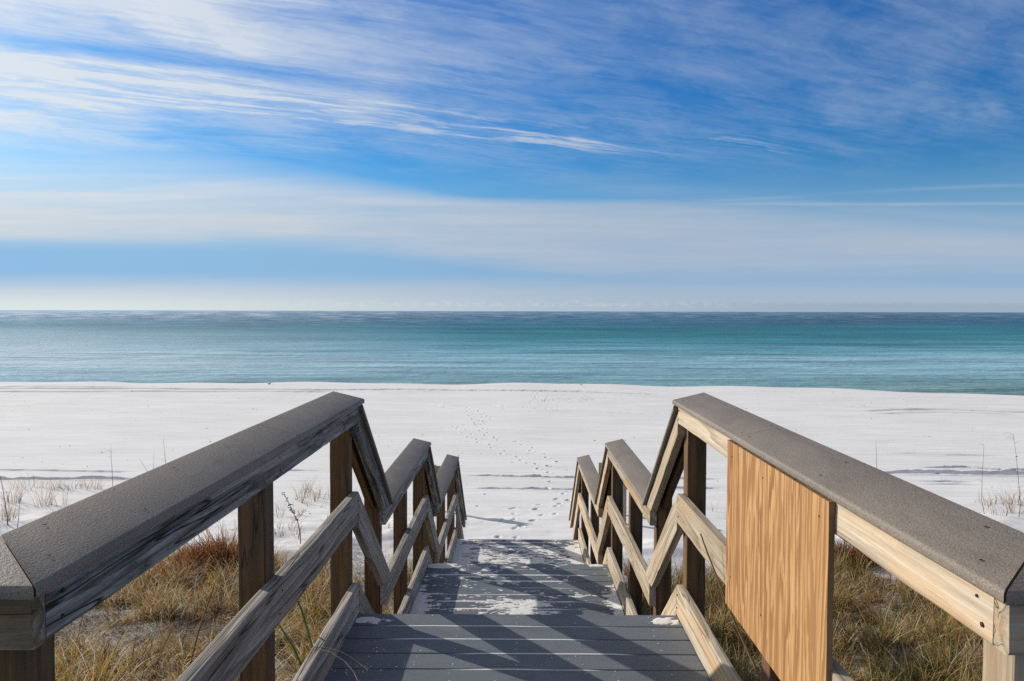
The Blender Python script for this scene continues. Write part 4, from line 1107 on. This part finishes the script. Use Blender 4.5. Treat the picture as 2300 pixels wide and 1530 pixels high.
stalk([(2292, 1134), (2287, 1070), (2282, 1020), (2276, 975)], (2288, 1162), 'tallest stalk at the right picture edge with short side twigs', 0.007, leaves=6)
def weed():
    b = at_ground(676, 1222)
    P = [b + Vector((0, 0, -.05))] + [at_depth(px, py, b.y) for px, py in ((673, 1190), (668, 1170), (658, 1150), (650, 1134), (642, 1118), (634, 1108))]
    B = tube(P, [0.008, 0.008, 0.007, 0.006, 0.005, 0.004, 0.003], 5)
    o = B.make('dry_weed', DRYSTEM, None, b)
    tag(o, 'dead dark weed with beaded seed heads between the two nearest left posts', 'weed')
    S = Build()
    for k in range(46):
        i = random.randint(2, 5); q = P[i].lerp(P[i + 1], random.random())
        d = Vector((random.gauss(0, 1), random.gauss(0, .5), random.gauss(0, 1))).normalized() * random.uniform(0.01, 0.045)
        tube([q, q + d * 0.7, q + d, q + d * 1.25], [0.002, 0.003, 0.009, 0.003], 5, S)
    s = S.make('seed_head', plain('dark_seed', (0.06, 0.045, 0.03)), o)
    T = Build()
    for k in range(14):
        q = P[2].lerp(P[3], random.random()); d = Vector((random.gauss(0, .8), random.gauss(0, .4), abs(random.gauss(0.2, .5)))).normalized() * random.uniform(0.1, 0.24)
        tube([q, q + d * 0.6, q + d + Vector((0, 0, 0.03))], [0.003, 0.002, 0.0012], 4, T)
    T.make('twig', DRYSTEM, o)
weed()
def reed(pts, label, r=0.008, mat=REED):
    B = tube(pts, [r * (1 - 0.5 * i / (len(pts) - 1)) for i in range(len(pts))], 6)
    o = B.make('dry_reed', mat, None, Vector(pts[0]))
    tag(o, label, 'reed')
b = at_ground(414, 1516); reed([b + Vector((0, 0, -.1)), at_depth(447, 1415, b.y - 0.1), at_depth(482, 1311, b.y - 0.15)], 'thick brown reed leaning right in the grass under the left rail', 0.011)
b = at_ground(326, 1534); reed([b + Vector((0, 0, -.1)), at_depth(360, 1466, b.y), at_depth(391, 1404, b.y)], 'thinner brown reed left of the thick leaning one', 0.007)
g = ground1(1.1, 2.55)
reed([(1.06, 2.5, g - 0.05), (0.97, 2.6, -0.25), at_depth(1711, 1530, 2.70), at_depth(1660, 1420, 2.8), at_depth(1620, 1320, 2.87), at_depth(1592, 1250, 2.93), at_depth(1573.5, 1199, 2.97)], 'long brown reed poking in through the right railing left of the plywood', 0.0055)
for pts, lab in (([(-1.25, 3.2), (703, 1456), (690, 1410), (676, 1366), (669, 1350)], 'bright green blade beside the left kick board'),
                 ([(-1.3, 3.3), (680, 1500), (660, 1455), (641, 1425), (628, 1405)], 'dark green blade left of the bright green one')):
    x, y = pts[0]
    reed([(x, y, ground1(x, y) - .03)] + [at_depth(px, py, y - 0.05 * i) for i, (px, py) in enumerate(pts[1:])], lab, 0.006, GREEN)
STRAW = plain('pale_straw', (0.36, 0.27, 0.19), 0.7)
for pts, lab in (([(706, 1453, 2.62), (740, 1456, 2.62), (775, 1468, 2.60), (805, 1488, 2.58), (826, 1506, 2.55)], 'fine straw arching in over the left kick board, upper of the two'),
                 ([(704, 1457, 2.60), (740, 1464, 2.58), (775, 1486, 2.54), (795, 1510, 2.50), (806, 1535, 2.46)], 'fine straw arching in over the left kick board, lower of the two')):
    reed([(-1.0, 2.7, ground1(-1.0, 2.7)), (-0.86, 2.66, 0.0)] + [at_depth(*p) for p in pts], lab, 0.0022, STRAW)

# small dark bits on the beach
def debris():
    V = []; Fc = []
    n = 1100
    y = 12 + 44 * rng.uniform(0, 1, n) ** 1.3; x = rng.uniform(-0.75, 0.75, n) * y
    k = rng.uniform(0, 1, n) < sstep(0.35, 0.6, fbm(x * 0.3, y * 0.3, 301, 3)) * 0.8 + 0.2
    x, y = x[k], y[k]; z = ground0(x, y)
    for X, Yy, Zz in zip(x, y, z):
        r = rng.uniform(0.006, 0.022) * (1 + Yy * 0.014); a = rng.uniform(0, 6); e = rng.uniform(1, 2.6); b = len(V)
        for t in range(5):
            q = r * rng.uniform(0.6, 1.2)
            V.append((X + e * q * math.cos(a + t * 1.257), Yy + q * math.sin(a + t * 1.257), Zz - 0.01))
        V.append((X + rng.normal(0, r * .3), Yy, Zz + r * rng.uniform(0.4, 1.0)))
        for t in range(5): Fc.append((b + t, b + (t + 1) % 5, b + 5))
    me = mesh('beach_debris', np.array(V), np.array(Fc), None, False)
    o = link('beach_debris', me, plain('dark_wrack', (0.17, 0.15, 0.125), 0.9))
    tag(o, 'tiny dark bits of seaweed and shell strewn over the white sand', 'debris', kind='stuff')
debris()

# ------------------------------------------------------------------ birds
def ell(B, c, r, rot=(0, 0, 0), m=0, n=10, k=8, taper=0.0):
    Mx = Euler(rot).to_matrix(); V = []; Fc = []
    for i in range(n + 1):
        a = math.pi * i / n; xx = -math.cos(a); rr = math.sin(a) * (1 - taper * xx)
        for j in range(k):
            t = 2 * math.pi * j / k
            V.append(list(Vector(c) + Mx @ Vector((xx * r[0], rr * math.cos(t) * r[1], rr * math.sin(t) * r[2]))))
    for i in range(n):
        for j in range(k):
            Fc.append([i * k + j, (i + 1) * k + j, (i + 1) * k + (j + 1) % k, i * k + (j + 1) % k])
    B.add(V, Fc, None, m)
def plume(name, col): return plain(name, col, 0.7)
def standing_bird(px, py, heading, size, body_c, wing_c, leg_c, label, bow=0.0):
    p = at_ground(px, py); p.z = max(p.z, SEA_Z + 0.005)
    root = empty('shore_bird', p, label, 'bird')
    Rz = Matrix.Rotation(heading, 4, 'Z')
    def put(B, nm, m):
        o = B.make(nm, m, None, Vector((0, 0, 0)), True); o.parent = root
        o.matrix_local = Rz @ Matrix.Scale(size, 4)
    b = Build()
    ell(b, (0, 0, 0.42), (0.40, 0.17, 0.18), (0, -0.12 + bow, 0), taper=0.25)          # trunk
    ell(b, (0.33, 0, 0.55 - bow * 0.2), (0.16, 0.09, 0.10), (0, -0.9 + bow, 0))          # neck
    ell(b, (0.45, 0, 0.68 - bow * 0.35), (0.12, 0.09, 0.09), (0, 0.1, 0))               # head
    ell(b, (-0.46, 0, 0.42 + bow * 0.35), (0.2, 0.09, 0.03), (0, -0.05 + bow, 0))         # tail
    put(b, 'body', plume('bird_body', body_c))
    for s in (-1, 1):
        w = Build(); ell(w, (-0.12, s * 0.155, 0.46 + bow * 0.1), (0.42, 0.035, 0.13), (0, -0.08 + bow, 0), taper=0.5); put(w, 'wing', plume('bird_wing', wing_c))
    k = Build(); tube([(0.55, 0, 0.67 - bow * .35), (0.66, 0, 0.65 - bow * .35), (0.74, 0, 0.62 - bow * .35)], [0.03, 0.02, 0.006], 6, k); put(k, 'beak', plume('bird_beak', leg_c))
    for s in (-1, 1):
        l = Build(); tube([(0.02, s * 0.07, 0.32), (-0.02, s * 0.07, 0.16), (0.02, s * 0.07, 0.0)], [0.025, 0.016, 0.014], 6, l)
        for d in (-.5, 0, .5): tube([(0.02, s * 0.07, 0.012), (0.14, s * 0.07 + d * 0.1, 0.006)], [0.013, 0.008], 5, l)
        put(l, 'leg', plume('bird_leg', leg_c))
standing_bird(605, 865, math.radians(182), 0.21, (0.05, 0.048, 0.045), (0.03, 0.03, 0.03), (0.05, 0.04, 0.03), 'small dark bird bending down at the water edge on the left', 0.55)
standing_bird(1306, 866.5, math.radians(35), 0.22, (0.78, 0.78, 0.77), (0.62, 0.63, 0.65), (0.35, 0.2, 0.06), 'small white gull standing at the water edge right of the centre')
def flying_bird(px, py, dist, heading, size, label):
    d = Vector(ray(px, py)); p = Vector((0, 0, EYE)) + d * dist
    root = empty('flying_bird', p, label, 'bird', 'distant birds flying over the sea')
    Rz = Matrix.Rotation(heading, 4, 'Z')
    c = plume('far_bird', (0.03, 0.03, 0.032))
    def put(B, nm):
        o = B.make(nm, c, None, Vector((0, 0, 0)), True); o.parent = root; o.matrix_local = Rz @ Matrix.Scale(size, 4)
    b = Build(); ell(b, (0, 0, 0), (0.30, 0.085, 0.085), taper=0.2); ell(b, (0.32, 0, 0.03), (0.1, 0.06, 0.06)); ell(b, (-0.33, 0, 0), (0.14, 0.09, 0.015)); tube([(0.4, 0, .02), (0.52, 0, 0.0)], [0.02, 0.004], 5, b)
    put(b, 'body')
    for s in (-1, 1):
        w = Build()
        V = []; st = [(0.0, 0.06, 0.13, 0.02), (0.25, 0.28, 0.14, 0.16), (0.5, 0.5, 0.11, 0.20), (0.75, 0.72, 0.02, 0.17), (0.95, 0.9, -0.12, 0.12)]
        for (_, yy, xf, zz) in st:
            ch = 0.22 * (1 - 0.8 * yy)
            V += [(xf, s * yy, zz), (xf - ch * 0.4, s * yy, zz + 0.02), (xf - ch, s * yy, zz), (xf - ch * 0.4, s * yy, zz - 0.008)]
        Fc = []
        for i in range(len(st) - 1):
            for j in range(4): Fc.append([i * 4 + j, i * 4 + (j + 1) % 4, (i + 1) * 4 + (j + 1) % 4, (i + 1) * 4 + j])
        Fc += [[0, 1, 2, 3], [16, 17, 18, 19]]
        w.add(V, Fc); put(w, 'wing')
flying_bird(479.5, 624.5, 190, 0.6, 0.30, 'tiny dark bird flying low over the sea at the left')
flying_bird(900.5, 664, 260, 2.6, 0.26, 'tiny far bird low over the horizon left of the centre')
flying_bird(1613, 629.5, 240, 0.2, 0.26, 'tiny far bird above the sea over the right railing')

# ------------------------------------------------------------------ sky
def build_world():
    w = bpy.data.worlds.new('World'); SC.world = w; w.use_nodes = True
    t = w.node_tree; t.nodes.clear()
    out = t.nodes.new('ShaderNodeOutputWorld')
    elev = math.asin(SUN.z); rot = math.atan2(SUN.x, SUN.y)
    sky = t.nodes.new('ShaderNodeTexSky'); sky.sky_type = 'NISHITA'; sky.sun_disc = False
    sky.sun_elevation = elev; sky.sun_rotation = rot
    sky.altitude = 0; sky.air_density = 1.0; sky.dust_density = 0.6; sky.ozone_density = 2.5
    d = node(t, 'TexCoord').outputs['Generated']
    dn = node(t, 'VectorMath', {0: d}, operation='NORMALIZE').outputs[0]
    sp = node(t, 'SeparateXYZ', {0: dn}); dx, dy, dz = sp.outputs
    el = mathn(t, 'ARCSINE', dz); az = mathn(t, 'ARCTAN2', dx, dy)
    zc = mathn(t, 'MAXIMUM', dz, 0.0)
    inv = mathn(t, 'DIVIDE', 1.0, mathn(t, 'ADD', zc, 0.06))
    px, py = mathn(t, 'MULTIPLY', dx, inv), mathn(t, 'MULTIPLY', dy, inv)
    th = R(66)
    s = mathn(t, 'ADD', mathn(t, 'MULTIPLY', px, math.sin(th)), mathn(t, 'MULTIPLY', py, math.cos(th)))
    c = mathn(t, 'ADD', mathn(t, 'MULTIPLY', px, -math.cos(th)), mathn(t, 'MULTIPLY', py, math.sin(th)))
    def gauss(v, m, wd):
        q = mathn(t, 'DIVIDE', mathn(t, 'SUBTRACT', v, m), wd)
        return mathn(t, 'EXPONENT', mathn(t, 'MULTIPLY', mathn(t, 'MULTIPLY', q, q), -1.0))
    def smooth(v, a, b):
        n = t.nodes.new('ShaderNodeMapRange'); n.interpolation_type = 'SMOOTHSTEP'
        t.links.new(v, n.inputs[0]); n.inputs[1].default_value = a; n.inputs[2].default_value = b
        return n.outputs[0]
    def vec(a, b, cc=0.0): return node(t, 'CombineXYZ', {0: a, 1: b, 2: cc}).outputs[0]
    M = lambda a, b: mathn(t, 'MULTIPLY', a, b)
    A = lambda a, b: mathn(t, 'ADD', a, b)
    S = lambda a, b: mathn(t, 'SUBTRACT', a, b)
    # high wisps drawn out along s, feathered by a slow warp
    wa = S(noise(t, vec(M(s, 0.9), M(c, 1.6), 11.0), 1.0, 4, 0.6), 0.5)
    wb = S(noise(t, vec(M(s, 1.4), M(c, 2.4), 17.0), 1.0, 5, 0.6), 0.5)
    s2, c2 = A(s, M(wa, 1.6)), A(c, M(wb, 0.50))
    wisp = noise(t, vec(M(s2, 1.15), M(c2, 5.5), 1.3), 1.0, 8, 0.62, 0.25)
    wisp2 = noise(t, vec(M(s2, 0.9), M(c2, 2.0), 4.3), 1.0, 8, 0.60, 0.5)
    veil = noise(t, vec(M(s2, 0.55), M(c2, 0.9), 7.7), 1.0, 6, 0.58, 0.8)
    fine = noise(t, vec(M(s2, 3.0), M(c2, 16.0), 2.2), 1.0, 6, 0.66, 0.2)
    curl = noise(t, vec(M(A(s, c), 1.3), M(S(c, M(s, 0.5)), 2.6), 23.0), 1.0, 8, 0.66, 0.4)
    left = smooth(az, 0.25, -0.62)
    # main streak band
    cw = A(c, M(S(noise(t, vec(M(s, 0.8), 0.0, 0.0), 1.0, 2), 0.5), 0.22))
    env = M(gauss(cw, A(3.19, M(s, 0.005)), S(0.27, M(s, 0.05))), smooth(s, 2.75, 1.5))
    c3 = A(c, M(wb, 0.20))
    fil = noise(t, vec(M(s2, 1.25), M(c3, 9.5), 31.0), 1.0, 7, 0.58, 0.15)
    fil2 = noise(t, vec(M(s2, 2.6), M(c3, 26.0), 37.0), 1.0, 5, 0.6, 0.15)
    bandd = M(smooth(env, 0.05, 0.9), smooth(A(A(M(fil, 0.58), A(M(fil2, 0.24), M(wisp, 0.18))), M(S(env, 0.6), 0.07)), 0.475, 0.635))
    bandd = M(bandd, smooth(A(M(wisp2, 0.5), M(curl, 0.5)), 0.34, 0.56))
    env2 = M(M(gauss(c3, 2.92, 0.10), smooth(s, 1.45, 1.9)), smooth(s, 2.85, 2.4))
    bits = M(env2, smooth(A(M(fil, 0.6), M(fil2, 0.4)), 0.50, 0.64))
    # upper left sheet
    up = M(smooth(el, 0.17, 0.30), smooth(az, 0.12, -0.42))
    gap = mathn(t, 'SUBTRACT', 1.0, M(M(gauss(cw, 2.83, 0.085), smooth(s, 1.2, 0.2)), 0.75))
    up = M(up, gap)
    sheet = M(up, smooth(A(A(M(wisp2, 0.42), M(wisp, 0.18)), A(M(curl, 0.24), M(fil2, 0.16))), 0.30, 0.58))
    # thin feathered veil everywhere high
    thin = M(smooth(A(A(M(veil, 0.36), M(curl, 0.34)), A(M(wisp, 0.18), M(fil2, 0.12))), 0.41, 0.66), smooth(el, 0.13, 0.22))
    # left middle glow
    lm = M(M(gauss(el, 0.195, 0.05), smooth(az, -0.28, -0.62)), smooth(A(M(wisp2, 0.6), M(wisp, 0.4)), 0.34, 0.62))
    # low stratus: a pale layer whose upper edge sinks towards the right
    v = mathn(t, 'MINIMUM', mathn(t, 'DIVIDE', zc, mathn(t, 'MAXIMUM', dy, 0.25)), 2.0)
    hb = noise(t, vec(M(az, 2.2), M(v, 26.0), 0.0), 1.0, 5, 0.55, 0.25)
    hs = noise(t, vec(M(az, 5.0), M(v, 90.0), 5.0), 1.0, 4, 0.6, 0.2)
    e2 = A(v, A(M(S(hb, 0.5), 0.022), M(S(hs, 0.5), 0.008)))
    topE = S(A(0.137, M(smooth(az, 0.1, -0.75), 0.036)), M(smooth(az, 0.12, 0.60), 0.048))
    soft = A(A(0.010, M(smooth(az, 0.0, -0.5), 0.060)), M(smooth(az, 0.1, 0.45), 0.022))
    up_edge = mathn(t, 'SUBTRACT', 1.0, mathn(t, 'DIVIDE', S(e2, S(topE, 0.004)), soft, None, True))
    lowE = S(0.088, M(smooth(az, -0.35, 0.25), 0.046))
    lo_edge = smooth(S(e2, lowE), -0.016, 0.022)
    strat = M(M(up_edge, lo_edge), A(0.50, A(M(smooth(hb, 0.35, 0.65), 0.32), M(smooth(hs, 0.35, 0.65), 0.18))))
    l1 = M(M(gauss(A(v, M(S(hs, 0.5), 0.006)), 0.1362, 0.0022), smooth(az, 0.05, 0.12)), M(smooth(hb, 0.25, 0.55), 0.42))
    l2 = M(M(gauss(S(A(v, M(S(hs, 0.5), 0.006)), M(smooth(az, 0.18, 0.6), 0.020)), 0.1395, 0.0022), smooth(az, 0.14, 0.24)), M(smooth(hb, 0.3, 0.6), 0.28))
    l3 = M(M(M(gauss(S(v, M(smooth(az, -0.1, 0.75), -0.065)), 0.170, 0.012), smooth(az, -0.1, 0.2)), smooth(hb, 0.3, 0.6)), 0.30)
    # pale band over the horizon
    pale = mathn(t, 'SUBTRACT', 1.0, smooth(A(v, M(S(hs, 0.5), 0.012)), 0.020, 0.052))
    hz = mathn(t, 'SUBTRACT', 1.0, smooth(v, 0.0, 0.032))
    # small cumulus on the horizon
    cu = noise(t, vec(M(az, 95.0), M(v, 190.0), 0.0), 1.0, 4, 0.62)
    cb = noise(t, vec(M(az, 16.0), 3.0, 0.0), 1.0, 3, 0.6)
    cm = M(smooth(cu, 0.42, 0.66), M(smooth(v, 0.003, 0.008), mathn(t, 'SUBTRACT', 1.0, smooth(S(v, M(S(cb, 0.5), 0.022)), 0.009, 0.017))))
    dens = A(A(M(bandd, 0.85), M(bits, 0.6)), A(M(sheet, 0.88), A(M(thin, 0.46), M(lm, 0.62))))
    dens = A(dens, A(l1, A(l2, l3)))
    # unseen pale cover overhead, added to make the fill light neutral
    over = M(smooth(el, 0.45, 0.85), 0.55)
    dens = mathn(t, 'MAXIMUM', mathn(t, 'MINIMUM', dens, 0.93), M(strat, 0.88))
    dens = mathn(t, 'MAXIMUM', dens, over)
    dens = mathn(t, 'MAXIMUM', dens, M(pale, 0.60))
    K = 0.10
    sat = A(1.0, M(smooth(el, 0.02, 0.16), 0.25))
    base = node(t, 'HueSaturation', {'Hue': 0.5, 'Saturation': sat, 'Value': 1.0, 'Color': sky.outputs[0]}).outputs[0]
    tint = ramp(t, mathn(t, 'DIVIDE', el, 0.42, None, True), [(0.0, (0.62, 0.72, 0.95)), (0.15, (0.56, 0.76, 1.0)), (0.35, (0.30, 0.76, 1.10)), (1.0, (0.22, 0.70, 1.16))])
    base = mixc(t, 1.0, base, tint, 'MULTIPLY')
    base = mixc(t, mathn(t, 'SUBTRACT', 1.0, smooth(el, 0.055, 0.19)), base, mixc(t, left, (2.5, 4.3, 6.4), (2.8, 5.1, 7.7)))
    cl = mixc(t, left, (4.2, 5.1, 6.6), (7.6, 8.1, 8.6))
    low = smooth(v, 0.19, 0.10)
    cl = mixc(t, low, cl, mixc(t, left, (4.6, 5.2, 6.1), (7.5, 7.3, 7.1)))
    cl = mixc(t, smooth(el, 0.45, 0.8), cl, (3.9, 3.8, 3.7))
    col = mixc(t, dens, base, cl)
    hzc = mixc(t, left, (4.0, 4.9, 5.8), (7.6, 8.2, 8.0))
    col = mixc(t, M(hz, 0.85), col, hzc)
    cuc = mixc(t, smooth(az, 0.22, 0.5), (7.6, 7.5, 7.2), (3.4, 4.1, 5.1))
    bank = M(smooth(az, 0.12, 0.42), mathn(t, 'SUBTRACT', 1.0, smooth(A(v, M(S(cu, 0.5), 0.012)), 0.009, 0.0135)))
    col = mixc(t, M(cm, M(S(1.0, smooth(az, 0.15, 0.4)), 0.26)), col, cuc)
    col = mixc(t, M(bank, 0.55), col, (3.1, 3.8, 5.0))
    bg = node(t, 'Background', {'Color': col, 'Strength': K})
    t.links.new(bg.outputs[0], out.inputs[0])
build_world()

sl = bpy.data.lights.new('sun', 'SUN'); sl.energy = 5.0; sl.angle = R(0.5); sl.color = (1.0, 0.93, 0.83)
so = bpy.data.objects.new('sun', sl); COL.objects.link(so)
so.rotation_euler = (-SUN).to_track_quat('-Z', 'Y').to_euler(); so.location = SUN * 50

# ------------------------------------------------------------------ camera
cam = bpy.data.cameras.new('camera'); co = bpy.data.objects.new('camera', cam); COL.objects.link(co)
cam.sensor_width = 36; cam.lens = 36 * F; cam.clip_start = 0.05; cam.clip_end = 150000
fwd = Vector((-math.sin(YAW) * math.cos(TH), math.cos(YAW) * math.cos(TH), -math.sin(TH)))
q = fwd.to_track_quat('-Z', 'Y')
co.matrix_world = Matrix.Translation((0, 0, EYE)) @ q.to_matrix().to_4x4() @ Matrix.Rotation(R(0.14), 4, 'Z')
SC.camera = co
SC.view_settings.view_transform = 'Standard'; SC.view_settings.look = 'None'
SC.view_settings.exposure = 0; SC.view_settings.gamma = 1
SC.render.engine = 'CYCLES'
SC.cycles.use_denoising = False
SC.cycles.max_bounces = 6; SC.cycles.diffuse_bounces = 3; SC.cycles.glossy_bounces = 2
